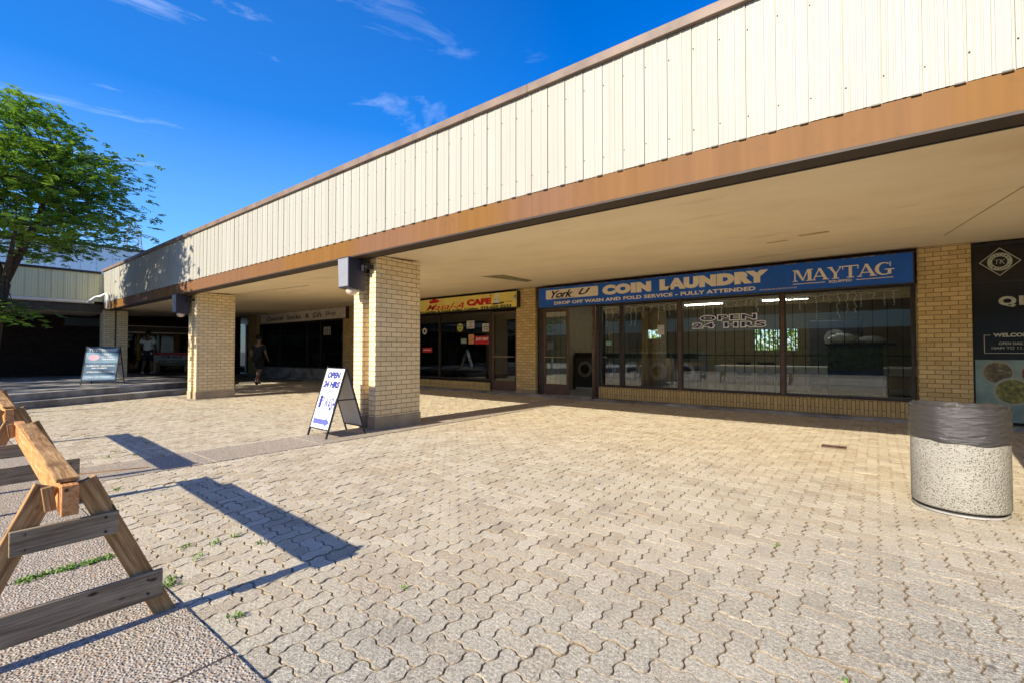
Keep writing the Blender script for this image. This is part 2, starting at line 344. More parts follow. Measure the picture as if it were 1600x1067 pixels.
def paver_template(L, W, w, horiz):
    a = .075
    us = [(0, 0), (.17, a), (.38, a), (.62, -a), (.83, -a)]
    pts = []
    for i in range(L): pts += [(i + t, d) for t, d in us]
    for j in range(W): pts += [(L + d, j + t) for t, d in us]
    for i in range(L - 1, -1, -1): pts += [(i + t, W + d) for t, d in reversed(us[1:] + [(1, 0)])]
    for j in range(W - 1, -1, -1): pts += [(d, j + t) for t, d in reversed(us[1:] + [(1, 0)])]
    p = np.array(pts) * w
    n = len(p); d = np.roll(p, -1, 0) - p; nn = np.stack([-d[:, 1], d[:, 0]], 1); nn /= np.linalg.norm(nn, axis=1)[:, None]
    vn = nn + np.roll(nn, 1, 0); vn /= np.maximum(np.linalg.norm(vn, axis=1)[:, None], .3)
    return p, vn
def build_pavers():
    w = .1; V = []; D = []; A = []; base = 0; rs = np.random.RandomState(3)
    T = {0: paver_template(2, 1, w, True), 1: paver_template(1, 2, w, False)}
    LS = []; LT = []; loops = []
    for j in range(6, 108):
        for i in range(-190, 68):
            k = (i - j) % 4
            if k not in (0, 3): continue
            x, y = i * w, j * w
            if not (-18.9 < x < 6.6 and .60 < y < WY - .1): continue
            if -6.36 < x + (w if k == 0 else w / 2) < -5.74: continue
            p, vn = T[0 if k == 0 else 1]; n = len(p)
            near = (x + 1.5) ** 2 + (y - 2) ** 2 < 40
            dz = rs.normal(0, .0016) + .006 * math.sin(x * 1.1 + 1) * math.sin(y * .9) * .5; tx, ty = rs.normal(0, .009, 2); jt = .0019 + abs(rs.normal(0, .0011))
            q0 = p + vn * jt; q1 = p + vn * (jt + .0028); c = p.mean(0)
            off = rs.normal(0, .0009, 2)
            def lay(q, z): 
                r = q - c; return np.column_stack([q[:, 0] + x + off[0], q[:, 1] + y + off[1], z + dz + r[:, 0] * tx + r[:, 1] * ty])
            V.append(lay(q0, -.012)); V.append(lay(q0, -.003)); V.append(lay(q1, 0))
            A.append(np.full(3 * n, rs.rand())); D.append(np.r_[np.ones(2 * n), np.zeros(n)])
            idx = np.arange(n); nx = (idx + 1) % n
            for r in (0, 1):
                loops.append(np.column_stack([base + r * n + idx, base + r * n + nx, base + (r + 1) * n + nx, base + (r + 1) * n + idx]).ravel()); LT.append(np.full(n, 4))
            loops.append(base + 2 * n + idx); LT.append(np.array([n])); base += 3 * n
    V = np.concatenate(V); loops = np.concatenate(loops).astype(np.int32); LT = np.concatenate(LT).astype(np.int32); A = np.concatenate(A)
    me = bpy.data.meshes.new('paving'); me.vertices.add(len(V)); me.vertices.foreach_set('co', V.ravel())
    me.loops.add(len(loops)); me.loops.foreach_set('vertex_index', loops)
    me.polygons.add(len(LT)); me.polygons.foreach_set('loop_start', np.concatenate([[0], np.cumsum(LT)[:-1]]).astype(np.int32)); me.polygons.foreach_set('loop_total', LT)
    at = me.attributes.new('tone_val', 'FLOAT', 'POINT'); at.data.foreach_set('value', A); at = me.attributes.new('edge', 'FLOAT', 'POINT'); at.data.foreach_set('value', np.concatenate(D))
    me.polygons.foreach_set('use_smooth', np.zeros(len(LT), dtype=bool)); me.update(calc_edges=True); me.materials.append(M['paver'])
    o = bpy.data.objects.new('paving', me); col.objects.link(o); tag(o, kind='structure')
build_pavers()
ag = MB()
for i, x0 in enumerate(np.arange(-14.02, 7, 1.5)):
    for y0 in np.arange(-4.6, .7, 1.8):
        ag.box(x0 + .007, x0 + 1.493, y0 + .007, y0 + 1.793 if y0 < -1.5 else .8, -.04, .007 + .001 * ((i * 7 + int(y0 * 3)) % 3))
        if y0 > -1.5: break
for y0 in np.arange(-15.4, -1, 1.8): pass
for k in range(8):
    y0 = .815 + k * 1.225; ag.box(-6.44, -5.66, y0, y0 + 1.213, -.04, .009)
ag.box(-14.5, -13.2, 4.1, 8.5, -.04, .009)
o = ag.build('aggregate_slabs', M['aggregate'], bevel=.003); tag(o, kind='structure')
o = MB().box(-30, 7, WY - .35, WY - .02, -.02, .05).build('shopfront_kerb', M['step'], bevel=.01); tag(o, kind='structure')

o = MB().box(-60, 40, -40, -4.63, -.04, .0).build('dark_reflection_sheet', plain('dark_sheet', (.05, .048, .045), .95, .2, 3)); tag(o, kind='structure')  # unseen dark sheet added to darken the ground mirrored in the shop glass
# weeds
def weeds():
    b = MB(); rs = random.Random(5)
    def tuft(x, y, n, h, sp):
        for _ in range(n):
            px, py = x + rs.gauss(0, sp), y + rs.gauss(0, sp); a = rs.uniform(0, 6.28); hh = h * rs.uniform(.5, 1.2); ln = rs.uniform(.3, 1.1) * hh; w = rs.uniform(.002, .005)
            dx, dy = math.cos(a), math.sin(a)
            b.add([(px - dy * w, py + dx * w, 0), (px + dy * w, py - dx * w, 0), (px + dx * ln * .6 + dy * w, py + dy * ln * .6 - dx * w, hh * .8), (px + dx * ln * .6 - dy * w, py + dy * ln * .6 + dx * w, hh * .8), (px + dx * ln * 1.3, py + dy * ln * 1.3, hh * .7)],
                  [(0, 1, 2, 3), (3, 2, 4)])
    for t in range(46): tuft(-3.52 + rs.gauss(0, .012), rs.uniform(.33, .72), 7, .028, .014)
    for x, y in ((-3.14, 1.04), (-3.27, 1.17), (-2.89, .83), (-3.35, 1.04), (-2.95, .86), (-3.05, 1.35), (-2.86, .82), (-3.3, 1.3), (-2.3, .9), (-5.2, 1.1), (-6.9, 1.35), (-6.8, 1.6), (-7.2, 1.5), (-7.6, 1.9), (-6.9, 1.1)): tuft(x, y, 14, .022, .022)
    for _ in range(40):
        x = rs.uniform(-13.5, -6.6); y = rs.uniform(.9, 5); tuft(round(x / .125) * .125, y, 5, .02, .02)
    for x, y in ((-.1, 2.1), (-.5, 3.3), (-1.9, 1.55)): tuft(x, y, 8, .015, .012)
    o = b.build('grass', M['weed']); tag(o, kind='stuff')
weeds()
# dry debris on the paving
b = MB(); rs = random.Random(11)
for _ in range(260):
    x, y = rs.uniform(-6, 2), rs.uniform(.9, 8.6); a = rs.uniform(0, 6.28); s_ = rs.uniform(.004, .013)
    b.add([(x, y, .006), (x + s_ * math.cos(a), y + s_ * math.sin(a), .010), (x + s_ * .5 * math.cos(a + 1.2), y + s_ * .5 * math.sin(a + 1.2), .008)], [(0, 1, 2)])
o = b.build('leaf_litter', plain('litter', (.10, .07, .03), .9)); tag(o, kind='stuff')

# ---------------------------------------------------------------- main building
B = thing('shopping_plaza_building', 'long low plaza building with cream ribbed fascia and shops under its canopy', 'building')
def soff(y): return 2.67 + (y - 4.25) * (2.96 - 2.67) / (WY - 4.25)
XL, XR = -21.17, 7.0
# siding
def siding(x0, x1, zt, zb, y, axis='x', w=.208, amp=1.0):
    prof = [(0, .016), (.0055, .016), (.007, 0), (.030, 0), (.034, -.0035), (.040, -.0035), (.044, 0), (.066, 0), (.070, -.004), (.078, -.004), (.082, 0), (.110, 0), (.114, -.007), (.128, -.007), (.132, 0), (.158, 0), (.161, -.003), (.167, -.003), (.170, 0), (.196, 0), (.199, -.006), (.2079, -.006)]
    pts = []; x = x0; rw = random.Random(17)
    while x < x1 - .01:
        a_, b_ = rw.uniform(-.0022, .0022), rw.uniform(-.012, .012)
        for u, d in prof: pts.append((x + u * w / .208, y + d * amp + (a_ + b_ * (u - .104) if d < .01 else 0)))
        x += w
    v = [(p[0], p[1], zb) for p in pts] + [(p[0], p[1], zt) for p in pts]; n = len(pts)
    if axis == 'y': v = [(-(q[1]), q[0], q[2]) for q in v]
    return MB().add(v, [(i, i + 1, n + i + 1, n + i) for i in range(n - 1)])
siding(XL, XR, 3.95, 2.875, 4.0, amp=.62).build('siding', M['siding'], B)
b = MB(); sc = MB(); n = int((XR - XL) / .208)
for i in range(n):
    x = XL + i * .208
    b.box(x - .055, x - .002, 3.9885, 3.994, 2.868, 2.877)
    for z in (3.05 , 3.74): sc.ball((x + .016, 3.997, z + .01 * math.sin(i * 2.3)), .0055, 6)
tag(b.build('panel_notches', M['black'], B), kind='stuff'); tag(sc.build('screws', M['bronze'], B), kind='stuff')
bx('wall_core', M['brick_dark'], B, XL + .02, XR, 4.03, 4.2, 2.74, 3.93)
cp = MB()
x = XL - .02
while x < XR:
    cp.box(x, min(x + 3.05, XR) - .004, 3.955, 4.35, 3.945, 4.035); x += 3.05
cp.build('roof_cap', M['cap'], B, bevel=.006)
bx('roof', M['ground'], B, XL, XR, 4.36, 18.2, 3.7, 3.86)
bd = MB(); x = XL + .01
while x < XR:
    bd.box(x, min(x + 3.66, XR) - .0025, 4.006, 4.029, 2.625, 2.874); x += 3.66
bd.build('fascia_band', M['band'], B)
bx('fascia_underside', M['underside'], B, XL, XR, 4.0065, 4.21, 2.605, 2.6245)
bx('drip_edge', M['steel_black'], B, XL, XR, 4.212, 4.235, 2.60, 2.69)
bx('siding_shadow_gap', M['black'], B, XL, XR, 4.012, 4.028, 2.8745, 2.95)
# soffit sloping gently up to the shops
sf = MB()
for x0, x1 in ((-27.9, -21.0), (-21.0, -13.66), (-13.66, -6.332), (-6.328, 7.0)):
    sf.add([(x0 + .002, 4.236, soff(4.236)), (x1 - .002, 4.236, soff(4.236)), (x1 - .002, WY, soff(WY)), (x0 + .002, WY, soff(WY)),
            (x0 + .002, 4.236, soff(4.236) + .05), (x1 - .002, 4.236, soff(4.236) + .05), (x1 - .002, WY, soff(WY) + .05), (x0 + .002, WY, soff(WY) + .05)],
           [(0, 1, 2, 3), (4, 7, 6, 5), (0, 4, 5, 1), (1, 5, 6, 2), (2, 6, 7, 3), (3, 7, 4, 0)])
sf.build('soffit', M['soffit'], B)
# joint lines, patches and light trays on the soffit
def on_soffit(pts, name, mat, dz=.004, th=.006):
    MB().add([(x, y, soff(y) - dz) for x, y in pts] + [(x, y, soff(y) - dz + th - .003) for x, y in pts],
             [tuple(range(len(pts))), tuple(range(2 * len(pts) - 1, len(pts) - 1, -1))] + [(i, (i + 1) % len(pts), len(pts) + (i + 1) % len(pts), len(pts) + i) for i in range(len(pts))]).build(name, mat, B)
on_soffit([(.80, 9.3), (.808, 9.3), (1.188, 6.0), (1.18, 6.0)], 'soffit_joint', M['stain'])
on_soffit([(-6.75, 7.55), (-6.25, 7.7), (-6.45, 9.05), (-6.72, 9.2)], 'soffit_patch', M['stain'])
on_soffit([(-13.9, 5.2), (-13.5, 5.25), (-10.4, 5.6), (-10.4, 5.64)], 'soffit_patch', M['stain'])
on_soffit([(-.85, 7.6), (-.5, 7.55), (-.48, 7.66), (-.83, 7.7)], 'soffit_patch', plain('soffit_stain', (.45, .33, .17), .9))
on_soffit([(-1.3, 7.9), (-1.0, 7.87), (-1.02, 7.93), (-1.28, 7.96)], 'soffit_patch', bpy.data.materials['soffit_stain'])

# piers under the canopy edge
def pier(xr, y0=4.33, depth=.88):
    o = thing('p', None, None); bpy.data.objects.remove(o)
    p = MB().box(xr - .16, xr, y0, y0 + depth, .20, soff(y0) - .004)
    p.box(xr - .57, xr - .34, y0, y0 + depth, .20, soff(y0) - .004); p.box(xr - .34, xr - .16, y0 + .17, y0 + depth - .17, .20, soff(y0) - .006)
    b = p.build('pier', M['brick'], B)
    q = MB().box(xr - .175, xr + .015, y0 - .015, y0 + depth + .015, -.02, .199); q.box(xr - .585, xr - .325, y0 - .015, y0 + depth + .015, -.02, .199)
    q.box(xr - .325, xr - .175, y0 + .15, y0 + depth - .15, -.02, .197)
    q.build('footing', M['concrete'], b, bevel=.008)
    return b
for xr in (-6.03, -13.38, 1.62): pier(xr)

# shop wall: everything the fronts are set into
def wallbox(name, mat, *b, bevel=0): return bx(name, mat, B, *b, bevel=bevel)
def wall_pier(x0, x1, zt=2.955):
    b = wallbox('wall_pier', M['brick_wall'], x0, x1, WY - .16, WY + .3, .14, zt - .01); bx('footing', M['concrete'], b, x0 - .01, x1 + .01, WY - .175, WY + .3, .03, .138, bevel=.006)
wall_pier(-8.0, -7.345); wall_pier(.555, 1.215); wall_pier(-16.66, -15.46); wall_pier(-25.2, -24.19)
wallbox('back_wall', M['brick_dark'], -28, -17, 18, 18.2, 0, 3.7)
wallbox('header_trim', M['darkred'], -7.34, .55, WY - .1, WY + .05, 2.915, 2.953)
wallbox('header_trim', M['darkred'], -15.45, -8.0, WY - .1, WY + .05, 2.945, 2.956)
wallbox('header_panel', M['frame'], -7.34, .55, WY + .06, WY + .2, 2.37, 3.6)
wallbox('header_panel', M['frame'], -15.45, -8.01, WY + .06, WY + .2, 2.40, 3.6)
wallbox('header_panel', M['frame'], -24.18, -16.67, WY + .06, WY + .2, 2.50, 3.6)
wallbox('header_panel', M['frame'], -28, -25.21, WY + .0, WY + .2, 2.60, 3.6)

def window(x0, x1, z0, z1, glass=M['glass'], frame=M['frame'], bars=0, rails=(), fw=.05, bar_y=.08, mull=()):
    f = MB(); y0, y1 = WY - .06, WY + .02
    f.box(x0, x1, y0, y1, z0, z0 + fw); f.box(x0, x1, y0, y1, z1 - fw, z1)
    f.box(x0, x0 + fw, y0, y1, z0 + fw, z1 - fw); f.box(x1 - fw, x1, y0, y1, z0 + fw, z1 - fw)
    for mxx in mull: f.box(mxx - .03, mxx + .03, y0 - .004, y1, z0 + fw, z1 - fw)
    w = f.build('window', frame, B)
    bx('glass', glass, w, x0 + fw, x1 - fw, WY - .022, WY - .016, z0 + fw, z1 - fw)
    if bars:
        b = MB(); n = int((x1 - x0 - 2 * fw) / bars)
        for i in range(n + 1):
            x = x0 + fw + (i + .5) * (x1 - x0 - 2 * fw) / (n + 1); b.box(x - .007, x + .007, WY + bar_y, WY + bar_y + .012, z0 + fw, z1 - fw)
        for z in rails: b.box(x0 + fw, x1 - fw, WY + bar_y + .0125, WY + bar_y + .022, z - .012, z + .012)
        b.build('security_bars', M['bar'], w)
    return w
def door(x0, x1, z0, z1, glass=M['glass'], frame=M['bronze'], angle=0):
    d = thing('door', None, None, (x0, WY - .03, 0), R(angle)); d.parent = B; W = x1 - x0
    f = MB(); f.box(0, .07, -.03, .02, z0, z1); f.box(W - .07, W, -.03, .02, z0, z1); f.box(.07, W - .07, -.03, .02, z1 - .07, z1); f.box(.07, W - .07, -.03, .02, z0, z0 + .28)
    f.build('door_frame', frame, d, bevel=.003)
    bx('glass', glass, d, .07, W - .07, -.008, -.002, z0 + .28, z1 - .07)
    h = MB().tube([(.09, -.09, 1.05), (W - .09, -.09, 1.05)], .014, 8); h.tube([(.09, -.09, 1.05), (.09, -.03, 1.05)], .012); h.tube([(W - .09, -.09, 1.05), (W - .09, -.03, 1.05)], .012)
    h.build('handle', M['metal'], d)
    return d
# laundry front
wl = [(-5.44, -4.87, .17), (-4.86, -3.475, .19), (-3.465, -1.465, .2), (-1.455, .52, .22)]
for i, (a, c, s_) in enumerate(wl):
    w = window(a, c, .34, 2.365, bars=s_, rails=(2.24, 1.12, .42) if i in (0, 3) else (1.12,), bar_y=.09)
bx('mullion_cover', M['bronze'], B, -3.50, -3.43, WY - .075, WY - .0615, .34, 2.365)
bx('mullion_cover', M['bronze'], B, -1.49, -1.43, WY - .075, WY - .0615, .34, 2.365)
wallbox('sill_brick', M['brick_sill'], -5.46, .545, WY - .12, WY + .14, .055, .335)
d = door(-7.15, -6.35, .06, 2.32)
b = MB()
for i in range(4): b.box(-7.0 + i * .17, -6.988 + i * .17, WY + .03, WY + .042, .35, 2.25)
b.build('door_bars', M['bar'], B)
dd = door(-5.62, -4.86, .06, 2.32, angle=96); 
bx('door_jamb', M['frame'], B, -7.34, -7.16, WY - .06, WY + .02, .05, 2.36); bx('door_jamb', M['frame'], B, -5.55, -5.46, WY - .06, WY + .02, .05, 2.36)
bx('threshold', M['metal'], B, -7.15, -5.56, WY - .08, WY + .05, .051, .062)
# cafe front
window(-15.44, -12.3, .30, 2.395, mull=()); window(-12.29, -9.06, .34, 2.395, mull=(-11.25,))
wallbox('sill_brick', M['brick_sill'], -15.45, -9.03, WY - .12, WY + .14, .055, .285)
bx('door_jamb', M['frame'], B, -9.05, -8.99, WY - .06, WY + .02, .05, 2.395)
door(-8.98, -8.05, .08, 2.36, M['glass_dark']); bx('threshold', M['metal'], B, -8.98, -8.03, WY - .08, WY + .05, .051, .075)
# gift shop
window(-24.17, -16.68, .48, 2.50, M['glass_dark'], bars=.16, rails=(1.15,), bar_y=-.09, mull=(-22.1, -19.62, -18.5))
wallbox('sill_concrete', M['step'], -24.18, -16.67, WY - .14, WY + .14, .055, .475)
w = window(-28.2, -25.22, .06, 2.6, M['glass_dark'], M['metal'], mull=(-26.6, -25.75), fw=.06)
# kitchen shop on the right
w = window(1.225, 6.9, .06, 2.93, M['glass_dark'], M['frame'], fw=.035)

# rooms behind the glass
M['tile'] = plain('vinyl_tile', (.22, .21, .18), .35, .12, 2); M['yellowwall'] = plain('yellow_wall', (.20, .155, .085), .8); M['ceil'] = plain('ceiling_tile', (.16, .16, .15), .9)
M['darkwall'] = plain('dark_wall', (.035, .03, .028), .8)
bx('laundry_floor', M['tile'], B, -7.34, 1.2, WY + .3, 17.9, -.02, .055)
bx('laundry_floor', M['tile'], B, -7.34, 1.2, WY + .14, WY + .299, -.02, .054)
bx('partition_wall', M['yellowwall'], B, -7.6, -7.36, WY + .31, 18, 0, 3.69); bx('partition_wall', M['yellowwall'], B, 1.225, 1.4, WY + .31, 18, 0, 3.69)
bx('laundry_ceiling', M['ceil'], B, -7.35, 1.22, WY + .3, 18, 2.8, 2.86)
bw = MB()   # back wall of the laundry with two openings
for a, c, z0, z1 in ((-7.35, -7.2, .06, 2.8), (-7.2, -6.6, .06, 1.7), (-7.2, -6.6, 2.05, 2.8), (-6.6, -3.35, .06, 2.8), (-3.35, -2.05, .06, 1.25), (-3.35, -2.05, 1.95, 2.8), (-2.05, 1.22, .06, 2.8)): bw.box(a, c, 17.9, 18.1, z0, z1)
bw.build('back_wall', M['yellowwall'], B)
b = MB()
for x in np.arange(-3.3, -2.05, .13): b.box(x, x + .035, 17.98, 18.02, 1.25, 1.95)
b.build('rear_blinds', M['bronze'], B)
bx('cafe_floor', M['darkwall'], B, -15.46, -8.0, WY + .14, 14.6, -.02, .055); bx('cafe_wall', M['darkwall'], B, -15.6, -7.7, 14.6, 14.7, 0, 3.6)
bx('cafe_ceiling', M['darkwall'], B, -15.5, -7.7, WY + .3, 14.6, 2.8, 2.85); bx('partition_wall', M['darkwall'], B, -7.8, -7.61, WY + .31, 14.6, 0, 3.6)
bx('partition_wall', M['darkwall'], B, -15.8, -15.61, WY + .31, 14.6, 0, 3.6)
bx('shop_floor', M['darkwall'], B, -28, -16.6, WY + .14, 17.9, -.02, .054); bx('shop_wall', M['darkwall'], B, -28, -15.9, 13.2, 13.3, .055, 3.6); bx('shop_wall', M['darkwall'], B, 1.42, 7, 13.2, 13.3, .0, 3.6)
bx('end_wall', M['brick_dark'], B, 7.02, 7.2, 10.4, 18.2, 0, 3.7); bx('rear_wall', M['brick_dark'], B, -17, -7.36, 18.12, 18.3, 0, 3.69)
M['tube'] = Mt('fluorescent_diffuser').base((.8, .8, .8)).emit((1, .97, .88), 8).m
for i, (x, y) in enumerate(((-5.9, 12.3), (-3.6, 12.3), (-1.4, 12.3), (-5.9, 14.4), (-3.6, 14.4), (-1.4, 14.4), (-4.6, 16.4), (-2.2, 16.4))):
    bx('ceiling_light', M['tube'], B, x - .6, x + .6, y - .06, y + .06, 2.76, 2.798)

# ---------------------------------------------------------------- signs
def sign_box(name, label, x0, x1, z0, z1, face, y=WY - .32, depth=.2, frame=M['frame']):
    s_ = thing(name, label, 'sign', ((x0 + x1) / 2, y, z0)); s_['_o'] = 0; del s_['_o']
    return s_, (-(x0 + x1) / 2, -y, -z0)
def ploc(o, root):          # keep world coordinates while parenting
    o.parent = root; o.matrix_parent_inverse = Matrix.Translation(-root.location)
SY = WY - .30
M['blue'] = plain('sign_blue', (.008, .12, .58), .35, .1, 2); M['cream'] = plain('sign_cream', (.92, .80, .62), .5, .05)
M['ink'] = plain('sign_black', (.012, .012, .014), .5)
def shop_sign(name, label, x0, x1, z0, z1, face_mat, frame_mat=M['frame']):
    root = thing(name, label, 'sign', ((x0 + x1) / 2, SY, (z0 + z1) / 2))
    o = MB().box(x0, x1, SY, WY - .12, z0, z1).build('cabinet', frame_mat, None, bevel=.005); ploc(o, root)
    o = MB().box(x0 + .02, x1 - .02, SY - .004, SY - .0005, z0 + .015, z1 - .015).build('sign_face', face_mat, None); ploc(o, root)
    return root
def letters(root, mb, mat, name='lettering'): o = mb.build(name, mat); ploc(o, root); return o
FY = SY - .0045
k = (SY) / WY      # the cabinet stands proud of the glass, so scale what was measured on the glass plane
def kx(x): return x * k
def kz(z): return 1.2 + (z - 1.2) * k
s1 = shop_sign('laundry_sign', 'long blue COIN LAUNDRY sign with cream lettering above the wide barred windows', kx(-7.36), kx(.535), kz(2.375), kz(2.93), M['blue'])
t = MB()
def T(mb, s_, x0, x1, z0, z1, y=FY, **kw): text_on(mb, s_, kx(x0), kx(x1), kz(z0), kz(z1), y, **kw)
bo = MB(); bo.panel([(kx(x), kz(z)) for x, z in ((-7.08, 2.60), (-7.10, 2.62), (-7.10, 2.83), (-7.08, 2.85), (-5.55, 2.85), (-5.52, 2.83), (-5.52, 2.62), (-5.55, 2.60))], FY - .004, FY); letters(s1, bo, M['cream'], 'name_plate')
n_ = MB(); text_on(n_, 'York', kx(-6.93), kx(-6.24), kz(2.625), kz(2.82), FY - .0045, shear=.45, bold=.018, spacing=.9); text_on(n_, 'U', kx(-6.08), kx(-5.73), kz(2.66), kz(2.82), FY - .0045, shear=.5, bold=.02)
n_.box(kx(-6.9), kx(-6.2), FY - .0062, FY - .0045, kz(2.617), kz(2.623)); letters(s1, n_, M['ink'], 'name_script')
T(t, 'COIN', -5.40, -4.14, 2.595, 2.845, bold=.095, spacing=1.14); T(t, 'LAUNDRY', -3.94, -1.70, 2.595, 2.855, bold=.095, spacing=1.14)
T(t, 'DROP OFF WASH AND FOLD SERVICE - FULLY ATTENDED', -6.83, -1.94, 2.445, 2.53, bold=.035, spacing=1.05)
T(t, 'DRY CLEANING AND ALTERATIONS 416 739 6727', -1.86, -1.21, 2.43, 2.458)
T(t, 'EQUIPPED', -.69, -.34, 2.475, 2.53, bold=.02)
t.box(kx(-1.28), kx(-.75), FY - .004, FY, kz(2.502), kz(2.514)); t.box(kx(-.28), kx(.25), FY - .004, FY, kz(2.502), kz(2.514))
# serif capitals from strokes: each stroke a slab, depths differ a little so faces never share a plane
def serif(mb, ch, x, w, z0, h):
    cnt = [0]
    def st(pts):
        cnt[0] += 1; mb.panel([(kx(x + a * w), kz(z0 + b * h)) for a, b in pts], FY - .004 - .0004 * cnt[0], FY)
    def bar(x0, x1, y0, y1): st([(x0, y0), (x1, y0), (x1, y1), (x0, y1)])
    if ch == 'M':
        bar(.08, .15, 0, 1); bar(.74, .92, 0, 1); st([(.10, 1), (.29, 1), (.56, .05), (.46, .05)]); st([(.72, 1), (.80, 1), (.53, .05), (.46, .05)])
        bar(0, .25, 0, .07); bar(.66, 1, 0, .07); bar(0, .25, .93, 1); bar(.76, 1, .93, 1)
    elif ch == 'A':
        st([(.08, 0), (.15, 0), (.50, .93), (.44, 1)]); st([(.38, 1), (.56, 1), (.94, 0), (.74, 0)]); bar(.27, .68, .28, .35); bar(0, .26, 0, .07); bar(.64, 1, 0, .07)
    elif ch == 'Y':
        st([(.06, 1), (.27, 1), (.58, .42), (.42, .42)]); st([(.82, 1), (.90, 1), (.57, .42), (.50, .42)]); bar(.40, .59, 0, .45); bar(.28, .72, 0, .07); bar(0, .34, .93, 1); bar(.70, 1, .93, 1)
    elif ch == 'T':
        bar(.40, .60, 0, .96); bar(0, 1, .91, 1); bar(0, .06, .68, .93); bar(.94, 1, .68, .93); bar(.28, .72, 0, .07)
    elif ch == 'G':
        n = 16; out = []; inn = []
        for i in range(n + 1):
            a = R(50 + 255 * i / n); out.append((.46 + .46 * math.cos(a), .5 + .51 * math.sin(a))); inn.append((.49 + .28 * math.cos(a), .5 + .43 * math.sin(a)))
        for i in range(n): st([out[i], out[i + 1], inn[i + 1], inn[i]])
        bar(.66, .84, 0.06, .46); bar(.50, 1, .40, .47); bar(.76, .82, .66, 1)
xx = -1.28
for ch, w_ in (('M', .36), ('A', .30), ('Y', .27), ('T', .26), ('A', .30), ('G', .29)):
    z_ = 2.555; serif(t, ch, xx, w_ * .94, z_, .225 if ch != 'M' else .225); xx += w_ * .855
letters(s1, t, M['cream'])
# peeling edge bits and a few clips on the top
pb = MB(); rs = random.Random(2)
for i in range(60):
    x = kx(rs.uniform(-7.3, .5)); w_ = rs.uniform(.02, .14); pb.box(x, x + w_, SY - .012, SY - .005, kz(2.905), kz(2.905) + rs.uniform(.006, .016))
letters(s1, pb, plain('peeled_edge', (.30, .28, .25), .8, .5, 20), 'peeled_edge')

M['yellow'] = plain('sign_yellow', (.95, .74, .18), .45, .12, 2); M['red'] = plain('sign_red', (.62, .012, .016), .5, .1)
M['dkgreen'] = plain('sign_green', (.02, .06, .012), .5)
s2 = shop_sign('cafe_sign', 'yellow cafe sign with red CAFE lettering and a phone number above the dark cafe window', kx(-15.3), kx(-8.09), kz(2.46), kz(2.935), M['yellow'])
t = MB(); T(t, 'CAFE', -10.07, -9.06, 2.60, 2.80, bold=.075); T(t, 'Masal-A', -11.95, -10.2, 2.55, 2.74, shear=.5, bold=.002)
hat = MB()
for cx_, cz_, r_ in ((-11.70, 2.83, .09), (-11.55, 2.87, .11), (-11.40, 2.84, .08)): disc(t, kx(cx_), kz(cz_), r_, FY, .005 + cx_ * -.0002, rz=r_ * .55)
t.panel([(kx(-11.68), kz(2.785)), (kx(-11.43), kz(2.79)), (kx(-11.44), kz(2.82)), (kx(-11.67), kz(2.815))], FY - .009, FY); letters(s2, t, M['red'])
t = MB(); T(t, 'Sri-Lankan & South Indian Cuisine', -12.27, -9.60, 2.475, 2.545, bold=.03); T(t, '416-665-2233', -9.50, -8.30, 2.475, 2.56, bold=.04)
T(t, 'Take-out', -15.1, -13.6, 2.55, 2.75, bold=.02) if False else None
letters(s2, t, M['dkgreen'], 'small_lettering')
t = MB(); disc(t, kx(-8.86), kz(2.70), .085, FY, .004); t.box(kx(-8.91), kx(-8.80), FY - .006, FY, kz(2.80), kz(2.91)); t.panel([(kx(-9.0), kz(2.60)), (kx(-8.72), kz(2.60)), (kx(-8.75), kz(2.68)), (kx(-8.97), kz(2.68))], FY - .0065, FY); letters(s2, t, M['white'], 'cook_emblem')
t = MB(); t.panel([(kx(-9.02), kz(2.575)), (kx(-8.6), kz(2.60)), (kx(-8.55), kz(2.65)), (kx(-8.8), kz(2.625)), (kx(-9.0), kz(2.63))], FY - .008, FY); disc(t, kx(-8.9), kz(2.72), .012, FY - .004, .005); disc(t, kx(-8.82), kz(2.725), .012, FY - .004, .005); letters(s2, t, M['ink'], 'emblem_ribbon')
M['orange'] = plain('sign_orange', (.62, .22, .02), .5); t = MB(); disc(t, kx(-9.08), kz(2.86), .035, FY, .003); T(t, '& BAR', -8.50, -8.27, 2.62, 2.66, bold=.02); letters(s2, t, M['orange'], 'orange_mark')
# gift shop
M['greysign'] = plain('sign_grey', (.86, .74, .60), .7, .15, 3)
s3 = shop_sign('gift_shop_sign', 'weathered grey Quartet Smoke & Gift Shop sign with black lettering over the barred dark window', kx(-24.18), kx(-16.72), kz(2.525), kz(3.0), M['greysign'])
t = MB()
for wd, a, c in (('Quartet', -23.4, -21.75), ('Smoke', -21.35, -20.2), ('&', -19.75, -19.45), ('Gift', -19.0, -18.3), ('Shop', -17.95, -17.5)): pass
for wd, a, c in (('Quartet', -23.45, -21.85), ('Smoke', -21.50, -20.28), ('&', -19.85, -19.55), ('Gift', -19.22, -18.52), ('Shop', -18.2, -17.45)): T(t, wd, a, c, 2.64 if wd != '&' else 2.66, 2.86, spacing=1.15, bold=.008)
letters(s3, t, M['ink'])
# hanging strip above cafe / a small lamp on the pier
lp = thing('spotlight', 'small spotlight on a curved arm fixed to the brick pier beside the cafe sign', 'spotlight', (-7.9, WY - .16, 2.72))
MB().tube([(0, .0, .03), (-.02, -.12, .05), (-.02, -.2, .0)], .012, 6).build('arm', M['steel_black'], lp); MB().lathe([(.0, 0), (.03, 0), (.045, -.07), (.0, -.07)], (-.02, -.2), 14).build('lamp_head', M['white'], lp, smooth=True)

